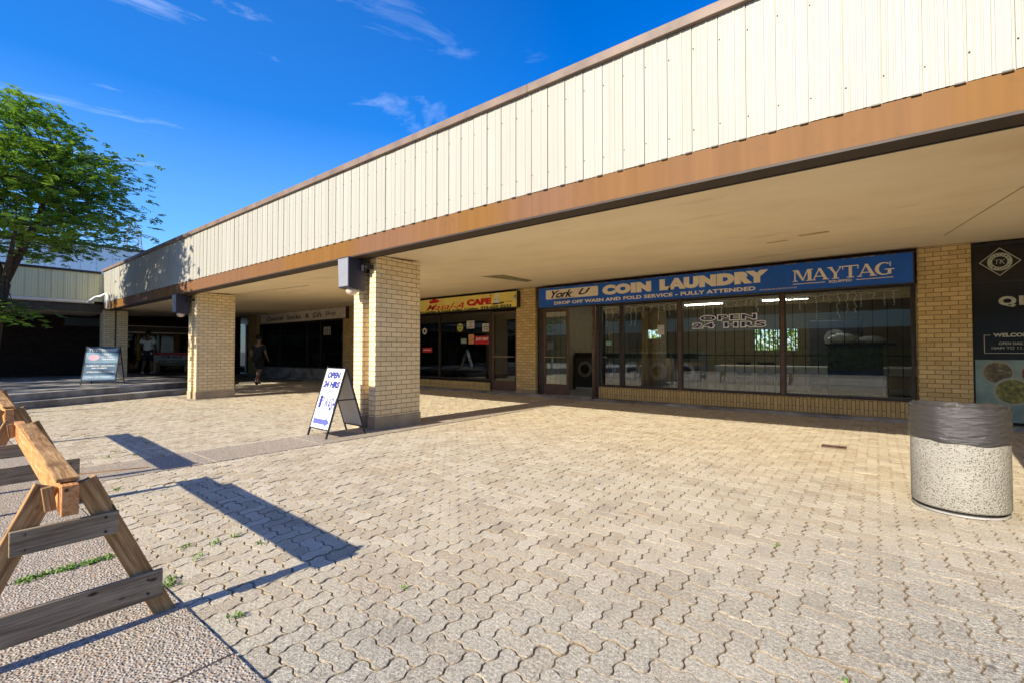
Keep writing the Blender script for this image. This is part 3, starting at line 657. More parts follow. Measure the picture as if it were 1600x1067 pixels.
# ---------------------------------------------------------------- window decals of the shops (parts of the building)
def decal(name, x0, x1, z0, z1, mat, y=WY - .024, t_=.002, label=None):
    o = MB().box(x0, x1, y - t_, y, z0, z1).build(name, mat, B)
    if label: o['label'] = label
    return o
def decal_text(parent, lines, mat, y=WY - .0265, **kw):
    t = MB()
    for s_, x0, x1, z0, z1 in lines: text_on(t, s_, x0, x1, z0, z1, y, t=.0015, **kw)
    return t.build('lettering', mat, parent)
M['paper'] = plain('paper', (.62, .60, .55), .7, .06); M['jred'] = plain('decal_red', (.52, .012, .018), .5)
o = decal('delivery_sticker', -9.72, -9.08, 1.42, 1.66, M['jred'], label='red JUST EAT sticker'); decal_text(o, [('JUST EAT', -9.66, -9.16, 1.52, 1.61)], M['white'], bold=.04); 
o = decal('delivery_sticker', -12.1, -11.63, 1.17, 1.33, M['jred'], label='small red sticker'); decal_text(o, [('SkipTheDishes', -12.05, -11.68, 1.22, 1.28)], M['white'], bold=.02)
o = decal('notice', -10.05, -9.73, 1.90, 2.14, M['paper']); decal_text(o, [('CLOSED', -10.0, -9.78, 2.07, 2.11), ('ON', -9.95, -9.83, 2.00, 2.04), ('MONDAY', -10.0, -9.78, 1.93, 1.97)], M['ink'], bold=.03)
o = decal('notice', -9.40, -9.11, 1.79, 2.03, M['paper']); decal_text(o, [('NO', -9.30, -9.21, 1.97, 2.0), ('SMOKING', -9.37, -9.14, 1.91, 1.95), ('PLEASE', -9.35, -9.16, 1.84, 1.88)], M['ink'], bold=.03)
o = decal('poster', -9.97, -9.75, 1.43, 1.72, plain('orange_poster', (.62, .30, .15), .6, .3, 12)); o = decal('notice', -10.30, -10.06, 1.45, 1.60, plain('green_card', (.25, .33, .27), .6, .3, 12))
o = disc(MB(), -10.34, 1.945, .13, WY - .024, .002).build('round_sticker', plain('yellow_sticker', (.55, .55, .14), .5), B); decal_text(o, [('HALAL', -10.44, -10.24, 1.96, 2.01), ('FOOD', -10.42, -10.26, 1.87, 1.92)], M['ink'], bold=.04)
o = disc(MB(), -12.0, 1.87, .11, WY - .024, .002).build('round_sticker', M['paper'], B); disc(MB(), -12.0, 1.87, .05, WY - .0265, .002).build('emblem', M['ink'], o)
t = MB(); 
ring = [(-10.66 + .26 * math.cos(a * math.pi / 14), WY + .1, 2.06 + .15 * math.sin(a * math.pi / 14)) for a in range(29)]
t.tube(ring, .008, 6, False); text_on(t, 'OPEN', -10.84, -10.48, 2.01, 2.11, WY + .1, t=.008, bold=-.004); t.build('open_sign', plain('unlit_neon', (.30, .34, .36), .3), B)
# cafe curtains
cm = Mt('curtain_cloth'); wv = cm.noise(3, 3, .6, cm.map((7, 1, .3))); cm.base(cm.ramp(wv, [(.3, (.12, .10, .085)), (.7, (.50, .46, .40))])).rough(.9); M['curtain'] = cm.m
def curtain(x0, x1, z0, z1):
    pts = []; n = int((x1 - x0) / .02)
    for i in range(n + 1): x = x0 + i * (x1 - x0) / n; pts.append((x, WY + .22 + .03 * math.sin(x * 40) + .012 * math.sin(x * 97)))
    v = [(a, b, z0) for a, b in pts] + [(a, b, z1) for a, b in pts]; n += 1
    MB().add(v, [(i, i + 1, n + i + 1, n + i) for i in range(n - 1)]).build('curtain', M['curtain'], B, smooth=True)
curtain(-12.2, -10.9, 1.42, 1.98); curtain(-10.45, -9.1, 1.66, 2.36); curtain(-15.3, -12.4, 1.5, 2.0)
o = thing('clay_jug', 'small orange clay jug with pale neck on the cafe window sill next to the door', 'jug', (-9.17, WY + .22, .34))
MB().lathe([(0, 0), (.07, 0), (.10, .06), (.10, .18), (.05, .26), (.04, .27)], n=20).build('body', plain('clay', (.32, .10, .035), .6), o, smooth=True); MB().lathe([(.04, .27), (.055, .38), (.05, .40), (.0, .39)], n=20).build('neck', M['paper'], o, smooth=True)
# laundry decals
t = MB(); M['navy'] = plain('decal_navy', (.012, .012, .09), .5); M['decal_white'] = plain('decal_white', (.9, .9, .9), .5)
t = MB(); text_on(t, 'OPEN', -3.05, -1.91, 1.845, 1.985, WY - .024, t=.0015, bold=.085, spacing=1.2); text_on(t, '24 HRS', -3.21, -1.74, 1.69, 1.83, WY - .024, t=.0015, bold=.085, spacing=1.2); o = t.build('opening_hours_decal', M['decal_white'], B)
t = MB(); text_on(t, 'OPEN', -3.025, -1.935, 1.865, 1.965, WY - .0256, t=.0015, bold=.03, spacing=1.22); text_on(t, '24 HRS', -3.185, -1.765, 1.71, 1.81, WY - .0256, t=.0015, bold=.03, spacing=1.22); t.build('lettering', M['navy'], o)
o = decal('notice', -3.99, -3.83, 1.58, 1.80, M['paper']); decal_text(o, [('NOTICE', -3.97, -3.85, 1.75, 1.78), ('NO LOITERING', -3.97, -3.85, 1.69, 1.71), ('THANK YOU', -3.96, -3.86, 1.64, 1.66)], M['ink'])
o = decal('notice', -18.35, -17.78, 1.87, 2.22, M['paper'], y=WY - .024)
o = decal('notice', -7.05, -6.85, 1.25, 1.45, M['paper']); o = decal('notice', -5.3, -5.15, 1.35, 1.45, plain('mint_card', (.25, .45, .36), .6))
# icicle string lights: one thing inside each laundry window
M['wire'] = plain('white_wire', (.85, .85, .82), .5)
def icicles(x0, x1, label, seed):
    rs = random.Random(seed); b = MB(); x = x0; y = WY + .06; top = []; bulbs = MB()
    while x < x1: top.append((x, y, 2.27 + rs.uniform(-.02, .02))); x += .09
    b.tube(top, .006, 5)
    x = x0 + .03
    while x < x1:
        L_ = rs.choice((.08, .14, .22, .32, .4)); pts = [(x, y, 2.27)]; z = 2.27
        while z > 2.27 - L_: z -= .05; pts.append((x + rs.uniform(-.022, .022), y + rs.uniform(-.008, .008), z)); bulbs.ball(pts[-1], .013, 6)
        b.tube(pts, .0045, 5); x += rs.uniform(.09, .2)
    o = thing('string_lights', label, 'string lights', ((x0 + x1) / 2, y, 2.27), group='icicle string lights in the laundry windows'); q = b.build('wire', M['wire']); ploc(q, o); q = bulbs.build('bulbs', M['wire']); ploc(q, o)
icicles(-5.35, -3.55, 'unlit white icicle string lights at the top of the laundry window nearest the open door', 1)
icicles(-3.4, -1.55, 'unlit icicle string lights in the middle laundry window above the OPEN 24 HRS decal', 2); icicles(-1.4, .4, 'unlit icicle string lights in the laundry window nearest the kitchen shop', 3)

# ---------------------------------------------------------------- kitchen shop black panel with writing
KY = WY - .075
ks = thing('kitchen_shop_sign', 'tall black shopfront panel with diamond TK emblem, Q1 and food photos', 'sign', (3.9, KY, 0))
o = MB().box(1.235, 6.8, KY, KY + .012, .06, 2.9).build('panel', plain('black_vinyl', (.008, .009, .009), .22)); ploc(o, ks)
t = MB()
cx, cz, a, b_, w_ = 1.55, 2.61, .235, .225, .014
ou = [(cx - a, cz), (cx, cz + b_), (cx + a, cz), (cx, cz - b_)]; ii = [(cx + (p[0] - cx) * .93, cz + (p[1] - cz) * .93) for p in ou]
for i in range(4): t.panel([ou[i], ou[(i + 1) % 4], ii[(i + 1) % 4], ii[i]], KY - .003, KY)
n = 32; ro, ri = .14, .085
for i in range(n):
    a0, a1 = 2 * math.pi * i / n, 2 * math.pi * (i + 1) / n
    t.panel([(cx + ro * math.cos(a0), cz + ro * math.sin(a0)), (cx + ro * math.cos(a1), cz + ro * math.sin(a1)), (cx + ri * math.cos(a1), cz + ri * math.sin(a1)), (cx + ri * math.cos(a0), cz + ri * math.sin(a0))], KY - .003, KY)
text_on(t, 'TK', cx - .055, cx + .06, cz - .035, cz + .035, KY, t=.003, shear=.2, bold=-.005)
text_on(t, 'Q1', 1.525, 1.80, 1.89, 2.06, KY, t=.003, bold=.06); text_on(t, 'WELCOME TO', 1.46, 2.05, 1.425, 1.485, KY, t=.003, bold=.04)
text_on(t, 'OPEN DAILY', 1.52, 1.82, 1.305, 1.345, KY, t=.003); text_on(t, '10AM TO 11.30PM', 1.44, 1.93, 1.235, 1.275, KY, t=.003)
t.box(1.355, 1.362, KY - .003, KY, 1.17, 1.46); t.box(1.363, 1.43, KY - .003, KY, 1.453, 1.46); t.box(1.363, 2.2, KY - .003, KY, 1.17, 1.177)
M['decal_cream'] = plain('decal_cream', (.50, .50, .38), .5); q = t.build('lettering', M['decal_cream']); ploc(q, ks)
t = MB(); 
for ch_i, ch in enumerate('TONYA\'S'): 
    an = R(150 - ch_i * 20); text_on(t, ch if ch != "'" else '.', cx + .112 * math.cos(an) - .012, cx + .112 * math.cos(an) + .012, cz + .112 * math.sin(an) - .013, cz + .112 * math.sin(an) + .013, KY - .0035, t=.002, bold=.02)
for ch_i, ch in enumerate('KITCHEN'):
    an = R(210 + ch_i * 20); text_on(t, ch, cx + .112 * math.cos(an) - .012, cx + .112 * math.cos(an) + .012, cz + .112 * math.sin(an) - .013, cz + .112 * math.sin(an) + .013, KY - .0035, t=.002, bold=.02)
q = t.build('ring_lettering', M['ink']); ploc(q, ks)
fb = MB().box(1.25, 3.5, KY - .004, KY - .0005, .10, 1.07).build('food_picture', plain('teal_print', (.20, .30, .25), .5, .3, 3)); ploc(fb, ks)
fc = [((.30, .30, .22), (.16, .13, .06)), ((.34, .34, .25), (.22, .21, .04)), ((.3, .3, .24), (.10, .045, .02)), ((.3, .3, .2), (.28, .10, .03))]
for i, (x, z, r_, cc) in enumerate(((1.50, .87, .19, 0), (1.93, .86, .2, 2), (1.66, .58, .22, 1), (1.36, .22, .18, 3), (2.2, .5, .22, 0), (1.95, .2, .2, 3))):
    q = disc(MB(), x, z, r_, KY - .0042 - .0012 * i, .001).build('bowl_picture', plain('bowl_rim', fc[cc][0], .5, .1)); ploc(q, ks)
    mm = Mt('food_print'); mm.base(mm.ramp(mm.noise(16, 5, .7), [(.35, tuple(v * .3 for v in fc[cc][1])), (.55, fc[cc][1]), (.72, tuple(min(1, v * 2.6) for v in fc[cc][1]))])); q2 = disc(MB(), x, z, r_ * .84, KY - .0053 - .0012 * i, .0005).build('food_picture', mm.m); ploc(q2, ks)
t = MB().box(1.235, 6.8, KY - .006, KY + .0, 2.29, 2.31); t.box(1.235, 6.8, KY - .006, KY, 2.88, 2.9); q = t.build('trim', M['steel_black']); ploc(q, ks)

# ---------------------------------------------------------------- laundry contents
M['steelbody'] = plain('washer_steel', (.10, .10, .105), .35, .1, metal=.6); M['washer_grey'] = plain('washer_grey', (.20, .20, .195), .35); M['washer_white'] = plain('washer_white', (.66, .66, .62), .4)
def washer(mat):
    w = thing('washing_machine', None, None); W, D, H = .72, .75, 1.12
    MB().box(-W / 2, W / 2, -D, 0, .08, H).build('body', mat, w, bevel=.012); MB().box(-W / 2 + .02, W / 2 - .02, -D + .03, 0, 0, .079).build('plinth', M['washer_white'], w)
    def rg(r0, r1, y0, y1, nm, mt):
        b = MB().lathe([(r0, y0), (r1, y0), (r1, y1), (r0, y1), (r0, y0)], n=28); b.v = [(x, z_, y + .62) for x, y, z_ in b.v]; return b.build(nm, mt, w, smooth=False)
    rg(.15, .24, -D - .03, -D + .001, 'door_ring', M['metal']); rg(.001, .149, -D - .012, -D - .004, 'door_glass', M['glass_dark'])
    q = MB().box(-W / 2 + .03, W / 2 - .03, -D - .008, -D - .001, .97, 1.09).build('control_panel', M['steel_black'], w); 
    MB().box(.20, .26, -D - .05, -D - .031, .58, .66).build('handle', M['metal'], w)
    return w
wm = washer(M['steelbody']); wm2 = washer(M['washer_grey'])
wl_ = [(-6.93, 13.2, 0, wm, 'dark front loading washing machine seen through the open laundry door'), (-6.17, 13.2, 0, wm2, 'grey washing machine behind the narrow barred pane, first of the row from the open door'),
       (-5.43, 13.2, 0, None, 'second grey washing machine of the row from the open laundry door'), (-4.69, 13.2, 0, None, 'third grey washing machine of the row from the open laundry door'), (-3.95, 13.2, 0, None, 'fourth grey washing machine of the row, behind the middle window frame'), (-7.0, 15.2, 0, 'x', '')]
for x, y, rz, src, lab in wl_:
    if src == 'x': continue
    o = src if src is not None else copy_tree(wm2); o.location = (x, y, .056); tag(o, lab, 'washing machine', 'washing machines in the laundry')
def long_table(x, y, L_, label, z=.8, d=.75):
    t = thing('folding_table', label, 'table', (x, y, .056)); bx('tabletop', M['washer_white'], t, -L_ / 2, L_ / 2, -d / 2, d / 2, z - .16, z, bevel=.01)
    for sx_ in (-1, 1):
        for sy_ in (-1, 1): bx('leg', M['metal'], t, sx_ * (L_ / 2 - .06) - .025, sx_ * (L_ / 2 - .06) + .025, sy_ * (d / 2 - .06) - .025, sy_ * (d / 2 - .06) + .025, 0, z - .161)
    return t
long_table(-1.3, 12.9, 3.9, 'long white folding table behind the right hand laundry windows')
ct = thing('service_counter', 'dark service counter standing by the right laundry window below the plastic bags', 'counter', (-.25, 11.9, .056)); bx('counter_body', M['steel_black'], ct, -.55, .35, -.35, .35, 0, 1.26, bevel=.01); bx('counter_top', M['ink'], ct, -.58, .55, -.38, .38, 1.262, 1.30)
lb = thing('laundry_bag', 'clear plastic bag of white laundry on the dark counter', 'bag', (-.25, 11.75, 1.357))
m_ = Mt('plastic_bag'); m_.base((.75, .77, .8)).rough(.25).bump(m_.noise(14, 5, .7, None, 1), 1, .03)
b = MB(); rs = random.Random(4)
for c_, r_, s_ in (((-.3, 0, .09), .22, (1.2, .9, .55)), ((.15, .02, .06), .2, (1.3, .9, .4))): b.ball(c_, r_, 20, s_)
b.v = [(x + rs.uniform(-.008, .008), y + rs.uniform(-.008, .008), max(z + rs.uniform(-.01, .012), .0)) for x, y, z in b.v]
b.build('bag_body', m_.m, lb, smooth=True); b = MB().ball((-.05, .0, .09), .05, 10, (.8, .8, 1.4)); b.build('bag_knot', m_.m, lb, smooth=True)
def chair(x, y, rz, label):
    c = thing('waiting_chair', label, 'chair', (x, y, .056), R(rz), 'dark waiting chairs in the laundry'); bx('seat', M['steel_black'], c, -.22, .22, -.22, .22, .43, .47, bevel=.01); bx('backrest', M['steel_black'], c, -.22, .22, .2, .24, .5, .86, bevel=.01)
    for a in (-.2, .2):
        for e in (-.2, .2): MB().tube([(a, e, 0), (a, e, .429)], .012, 6).build('leg', M['metal'], c)
chair(-2.35, 14.3, 15, 'dark waiting chair in front of the bright rear window of the laundry'); chair(-3.0, 13.9, -30, 'dark waiting chair turned sideways beside the folding table')
ve = thing('dryer_stack', 'tall dark stacked dryer at the back of the laundry right of the bright rear window', 'dryer', (-.9, 16.0, .056)); bx('body', M['steelbody'], ve, -.6, .6, -.4, .4, 0, 2.0, bevel=.02)
for z in (.6, 1.5):
    b = MB().lathe([(.15, 0), (.25, 0), (.25, .03), (.15, .03)], n=26); b.v = [(x, -.401 - z_, y + z) for x, y, z_ in b.v]; b.build('door_ring', M['metal'], ve)
# cafe: counter inside
ct = thing('cafe_counter', 'dark counter deep inside the cafe behind the window', 'counter', (-11, 12.6, .056)); bx('counter_body', M['darkwall'], ct, -1.6, 1.6, -.3, .3, 0, 1.0, bevel=.01); bx('counter_top', M['wood'], ct, -1.65, 1.65, -.33, .33, 1.001, 1.04)
# pole in front of the laundry door
pp = thing('steel_post', 'thin rusty steel post standing in front of the open laundry door', 'post', (-5.50, 10.28, 0)); MB().tube([(0, 0, .0), (0, 0, 2.31)], .026, 12).build('pole', plain('rusty_steel', (.16, .10, .065), .6, .5, 8), pp, smooth=True)
MB().box(-.05, .05, -.05, .05, .05, .06).build('base_plate', M['steel_black'], pp); b = MB()
for z in (.85, 1.0, 1.32): b.box(-.034, .034, -.034, .034, z, z + .02)
b.build('clamp', M['bronze'], pp)

# ---------------------------------------------------------------- wall lamps hung in the piers
M['lamp_sunlit'] = plain('lamp_front_sunlit', (.24, .25, .27), .4, .08); M['lamp_shaded'] = plain('lamp_side_shaded', (.022, .022, .04), .45)  # one lamp in two tones: sunlit front and shaded sides put into the colour
def wall_lamp(x, label):
    l = thing('wall_lamp', label, 'lamp', (x, 3.98, 2.12), group='grey box lamps hung on the piers')
    b = MB(); v = [(-.13, .0, .04), (.13, 0, 0.04), (.13, .28, .0), (-.13, .28, 0), (-.145, -.01, .50), (.145, -.01, .50), (.145, .30, .47), (-.145, .30, .47)]
    b.add(v, [(0, 3, 2, 1), (4, 5, 6, 7), (0, 1, 5, 4), (1, 2, 6, 5), (2, 3, 7, 6), (3, 0, 4, 7)]); b.build('housing', M['lamp_shaded'], l, bevel=.008); MB().add([(-.12, -.006, .06), (.12, -.006, .06), (.132, -.016, .48), (-.132, -.016, .48), (-.12, .004, .06), (.12, .004, .06), (.132, -.004, .48), (-.132, -.004, .48)], [(0, 1, 2, 3), (4, 7, 6, 5), (0, 4, 5, 1), (1, 5, 6, 2), (2, 6, 7, 3), (3, 7, 4, 0)]).build('sunlit_front', M['lamp_sunlit'], l)  # front face added to carry the sunlit tone over the shade-dark housing
    MB().ball((0, .14, .01), .09, 14, (1, 1, .85)).build('lens', plain('lamp_lens', (.6, .5, .38), .3), l, smooth=True)
    b = MB().box(.1465, .22, .20, .26, .30, .44); b.box(.20, .26, .22, .40, .34, .40); b.box(-.04, .04, .301, .50, .32, .42); b.build('bracket', M['steel_black'], l)
    return l
wall_lamp(-6.345, 'grey box lamp with round lens on the near brick pier above the sandwich board')
wall_lamp(-13.83, 'grey box lamp with round lens hung on the far brick pier beside the steps')

# ---------------------------------------------------------------- steps and platform, left wing, tall hall
st = MB(); 
def edge(a, b_, y): return a[0] + (b_[0] - a[0]) * (y - a[1]) / (b_[1] - a[1])
lo = ((-13.93, 1.2), (-15.45, 4.95)); up = ((-14.25, 1.2), (-16.12, 4.98))
st.prism([(edge(*lo, -12), -12), (edge(*lo, 5.0), 5.0), (-17.0, 5.0), (-17.0, -12)], -.02, .15)
o = st.build('steps', M['step'], bevel=.012); tag(o, kind='structure')
o = MB().prism([(edge(*up, -12), -12), (edge(*up, 5.0), 5.0), (-17.2, 5.6), (-30, 5.6), (-30, -12)], .151, .30).build('platform', M['step'], bevel=.012); tag(o, kind='structure')
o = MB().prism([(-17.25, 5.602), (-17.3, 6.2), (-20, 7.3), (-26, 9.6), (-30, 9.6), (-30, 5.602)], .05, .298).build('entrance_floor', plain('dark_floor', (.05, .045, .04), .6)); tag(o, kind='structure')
Wg = thing('building_wing', 'low cream sided wing with white gutter at the left end of the plaza', 'building')
WX = -21.17
s_ = siding(-9, 3.99, 3.86, 2.90, -WX, 'y', w=.3, amp=1.3); s_.v = [(-abs(x) if True else x, y, z) for x, y, z in s_.v]
s_.v = [(WX - (abs(x) - abs(WX)), y, z) for x, y, z in s_.v]; s_.build('siding', M['siding2'], Wg)
bx('roof_cap', M['frame'], Wg, WX - .3, WX + .05, -9, 3.94, 3.86, 3.94); bx('roof', M['ground'], Wg, WX - 9, WX - .31, -9, 9, 3.7, 3.85)
bx('wall_core', M['brick_dark'], Wg, WX - .2, WX - .03, -9, 4.02, 2.62, 3.85)
b = MB(); b.tube([(WX + .07, -9, 2.86), (WX + .07, 3.75, 2.86)], .055, 10); b.build('gutter', M['white'], Wg, smooth=True)
b = MB(); b.tube([(WX + .25, 3.55, 2.82), (WX + .28, 3.75, 3.02), (WX + .3, 3.9, 3.08), (WX + .7, 3.93, 3.12), (WX + .95, 3.93, 3.05), (WX + 1.0, 3.93, 2.85), (WX + 1.0, 3.93, 2.62)], .045, 10); b.build('downspout', M['white'], Wg, smooth=True)
bx('fascia_band', M['frame'], Wg, WX - .19, WX - .01, -9, 4.0, 2.55, 2.80); bx('soffit', M['soffit'], Wg, -24.2, WX - .21, -9, 4.2, 2.56, 2.60)
bx('wall', M['brick_dark'], Wg, -24.4, -24.2, -9, 4.9, .30, 3.6)
o = bx('notice_panel', M['steel_black'], Wg, -24.195, -24.15, 3.45, 4.52, 2.16, 2.50); bx('panel_face', plain('blue_grey_panel', (.05, .085, .09), .4), o, -24.149, -24.14, 3.48, 4.49, 2.19, 2.47)
for y0, y1 in ((3.99, 4.32), (4.37, 4.68)):
    bx('pier', M['brick'], Wg, -21.5, -21.1, y0, y1, .30, 2.63)
bx('pier_infill', plain('teal_panel', (.05, .08, .075), .6), Wg, -21.45, -21.15, 4.32, 4.37, .30, 2.62)
# mall entrance in the dark corner
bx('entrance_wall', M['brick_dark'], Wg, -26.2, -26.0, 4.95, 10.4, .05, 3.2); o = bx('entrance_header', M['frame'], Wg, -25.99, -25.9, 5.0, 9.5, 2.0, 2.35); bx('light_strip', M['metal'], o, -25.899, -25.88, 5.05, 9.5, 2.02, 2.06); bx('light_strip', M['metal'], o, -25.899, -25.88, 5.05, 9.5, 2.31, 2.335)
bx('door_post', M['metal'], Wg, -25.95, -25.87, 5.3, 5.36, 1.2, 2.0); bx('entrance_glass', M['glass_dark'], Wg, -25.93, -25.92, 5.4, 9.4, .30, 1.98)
H = thing('sports_hall', 'taller pale blue grey metal clad block rising behind the low wing roof', 'building')
hm = Mt('pale_metal'); hm.base(hm.ramp(hm.noise(1.2, 4, .5, hm.map((1, 5, .3))), [(.3, (.66, .74, .74)), (.7, (.76, .82, .80))])).rough(.4); 
s_ = siding(-12, 14, 6.3, 3.0, 30, 'y', w=.6, amp=2); s_.v = [(-30 - (abs(x) - 30), y, z) for x, y, z in s_.v]; s_.build('wall', hm.m, H)
bx('roof_cap', M['frame'], H, -30.4, -29.93, -12, 14, 6.3, 6.42); bx('roof', M['ground'], H, -45, -30.41, -12, 14, 6.2, 6.35); bx('side_wall', hm.m, H, -45, -30.05, 14, 14.2, 0, 6.3)
# far pylon
py = thing('transmission_pylon', 'distant lattice transmission tower beyond the roof of the pale hall', 'pylon', (-150, 34, 0))
b = MB(); lv = [(0, 3.4), (10, 2.6), (20, 1.9), (27, 1.6), (31, 1.3), (35.5, .12)]
for (z0, w0), (z1, w1) in zip(lv[:-1], lv[1:]):
    nn = 3 if z1 - z0 > 5 else 2
    for q in range(nn):
        za, zb = z0 + (z1 - z0) * q / nn, z0 + (z1 - z0) * (q + 1) / nn; wa, wb = w0 + (w1 - w0) * q / nn, w0 + (w1 - w0) * (q + 1) / nn
        for (sx_, sy_), (tx, ty) in (((-1, -1), (1, -1)), ((1, -1), (1, 1)), ((1, 1), (-1, 1)), ((-1, 1), (-1, -1))):
            b.tube([(sx_ * wa, sy_ * wa, za), (sx_ * wb, sy_ * wb, zb)], .09, 4); b.tube([(sx_ * wa, sy_ * wa, za), (tx * wb, ty * wb, zb)], .08, 4); b.tube([(tx * wa, ty * wa, za), (sx_ * wb, sy_ * wb, zb)], .05, 4)
b.build('lattice', plain('galvanised', (.25, .26, .28), .5), py)
b = MB()
for z in (22, 27, 31): b.tube([(0, -5, z), (0, 0, z + .8), (0, 5, z)], .12, 4)
b.build('cross_arms', bpy.data.materials['galvanised'], py)
# buildings across the courtyard (seen in the shop glass)
O = thing('opposite_building', 'low dark building across the courtyard, seen only as a reflection in the shop glass', 'building', (-4, -18, 0))
bx('wall', M['brick_dark'], O, -60, 40, -4, 0, 0, 5.2); bx('fascia', M['siding2'], O, -60.1, 40.1, -.2, .1, 2.8, 3.9)

# ---------------------------------------------------------------- trees
def make_tree(name, label, base, hgt, crown_c, crown_r, seed, nclump, per, lean=(0, 0), trunk_r=.17, lowlimit=None, leaf=.075, extra=()):
    rs = random.Random(seed); root = thing(name, label, 'tree', base)
    tb = MB(); tips = []
    top = Vector((lean[0], lean[1], hgt * .36)); pts = [Vector((0, 0, 0)), Vector((lean[0] * .2, lean[1] * .2, hgt * .12)), Vector((lean[0] * .6, lean[1] * .55, hgt * .25)), top]
    tb.tube(pts, [trunk_r * 1.25, trunk_r, trunk_r * .85, trunk_r * .7], 10)
    c = Vector(crown_c); r = Vector(crown_r)
    clumps = []
    tries = 0
    while len(clumps) < nclump and tries < 20000:
        tries += 1
        p = Vector((rs.uniform(-1, 1), rs.uniform(-1, 1), rs.uniform(-1, 1)))
        d = p.length
        if d > 1 or d < .35: continue
        if rs.random() > .3 + .7 * d: continue
        q = Vector((c.x + p.x * r.x, c.y + p.y * r.y, c.z + p.z * r.z))
        if lowlimit and not lowlimit(q + Vector(base)): continue
        if any((q - e).length < .52 for e in clumps): continue
        clumps.append(q)
    clumps += [Vector(e) for e in extra]
    mains = []
    for i in range(7):
        a = i * 2.4 + rs.uniform(-.3, .3); e = Vector((c.x + math.cos(a) * r.x * .5, c.y + math.sin(a) * r.y * .5, c.z + rs.uniform(-.35, .55) * r.z))
        mid = top.lerp(e, .5) + Vector((0, 0, -.18 + rs.uniform(-.1, .3))); L_ = [top, top.lerp(mid, .5), mid, mid.lerp(e, .5) + Vector((rs.uniform(-.15, .15), rs.uniform(-.15, .15), .1)), e]
        tb.tube(L_, [trunk_r * .55, trunk_r * .42, trunk_r * .32, trunk_r * .22, trunk_r * .13], 7); mains += L_[1:]
    for q in clumps:
        m_ = min(mains, key=lambda e: (e - q).length + (0 if e.z < q.z + .3 else 1)); mid = m_.lerp(q, .5) + Vector((rs.uniform(-.1, .1), rs.uniform(-.1, .1), rs.uniform(-.05, .12)))
        tb.tube([m_, mid, q], [trunk_r * .13, trunk_r * .08, .006], 5)
        for _ in range(4):
            e = q + Vector((rs.gauss(0, .35), rs.gauss(0, .35), rs.gauss(0, .10))); tb.tube([mid.lerp(q, .7), e], [.011, .004], 4)
    tb.build('trunk', M['bark'], root, smooth=True)
    nr = np.random.RandomState(seed); P = []; A = []
    for q in clumps:
        n = int(per * nr.uniform(.6, 1.3)); sz = nr.uniform(.28, .60); tone = nr.rand()
        nsp = n // 10
        for _ in range(nsp):      # a sprig: leaflets along a drooping stalk
            o_ = np.array(q) + np.array([nr.normal(0, sz * .7), nr.normal(0, sz * .7), nr.normal(0, sz * .26)])
            a = nr.uniform(0, 6.28); dv = np.array([math.cos(a), math.sin(a), nr.uniform(-.5, .1)]); sd_ = np.array([-math.sin(a), math.cos(a), nr.uniform(-.2, .2)]); ln = nr.uniform(.14, .26)
            for k_ in range(10):
                t_ = (k_ // 2) / 5.; sgn = 1 if k_ % 2 else -1; pc = o_ + dv * ln * t_; w2 = leaf * nr.uniform(.55, 1.35)
                tipv = sd_ * sgn * w2 + dv * w2 * .45 + np.array([0, 0, nr.uniform(-.03, .015)]); wd = dv * w2 * .22 + np.array([0, 0, nr.uniform(-.012, .012)])
                P.append(np.stack([pc - wd, pc + wd, pc + tipv + wd * .7, pc + tipv - wd * .7])); A.append(np.full(4, np.clip(.25 * nr.rand() + .35 * tone + .35 * (o_[2] - c.z + r.z) / (2 * r.z) , 0, 1)))  # leaf tone: random shares, and lighter towards the top of the crown
    V = np.concatenate(P); nq = len(P)
    me = bpy.data.meshes.new('crown'); me.vertices.add(nq * 4); me.vertices.foreach_set('co', V.ravel()); me.loops.add(nq * 4); me.loops.foreach_set('vertex_index', np.arange(nq * 4, dtype=np.int32))
    me.polygons.add(nq); me.polygons.foreach_set('loop_start', np.arange(0, nq * 4, 4, dtype=np.int32)); me.polygons.foreach_set('loop_total', np.full(nq, 4, dtype=np.int32))
    at = me.attributes.new('tone_val', 'FLOAT', 'POINT'); at.data.foreach_set('value', np.concatenate(A)); me.polygons.foreach_set('use_smooth', np.zeros(nq, dtype=bool)); me.update(calc_edges=True); me.materials.append(M['leaf'])
    o = bpy.data.objects.new('crown', me); col.objects.link(o); o.parent = root
    return root
make_tree('locust_tree', 'leafy green honey locust with layered foliage in front of the low wing at the left', (-16.2, 1.02, .30), 6.9, (.1, .0, 4.35), (2.6, 2.65, 2.5), 12, 185, 400, (.1, .25), .15,
          lambda p: p.y < (3.0 if p.z < 4.7 else 3.45) and p.z > 3.75, extra=((.4, .45, 1.75), (.3, .2, 1.95)))
make_tree('shade_tree', 'second locust tree standing further left whose crown shades the steps', (-21.5, -8.5, .30), 8.5, (.5, .6, 5.2), (5.6, 5.0, 2.9), 31, 150, 120, (0, .2), .2, None, .15)
b = MB().tube([(0, 0, 0), (0, 0, .84)], .055, 12); pst = thing('grey_bollard', 'pale grey green post standing at the left edge beside the steps', 'post', (-13.2, .93, 0)); b.build('post', plain('post_paint', (.22, .30, .27), .5), pst, smooth=True); MB().ball((0, 0, .84), .055, 12, (1, 1, .5)).build('post_cap', bpy.data.materials['post_paint'], pst, smooth=True)

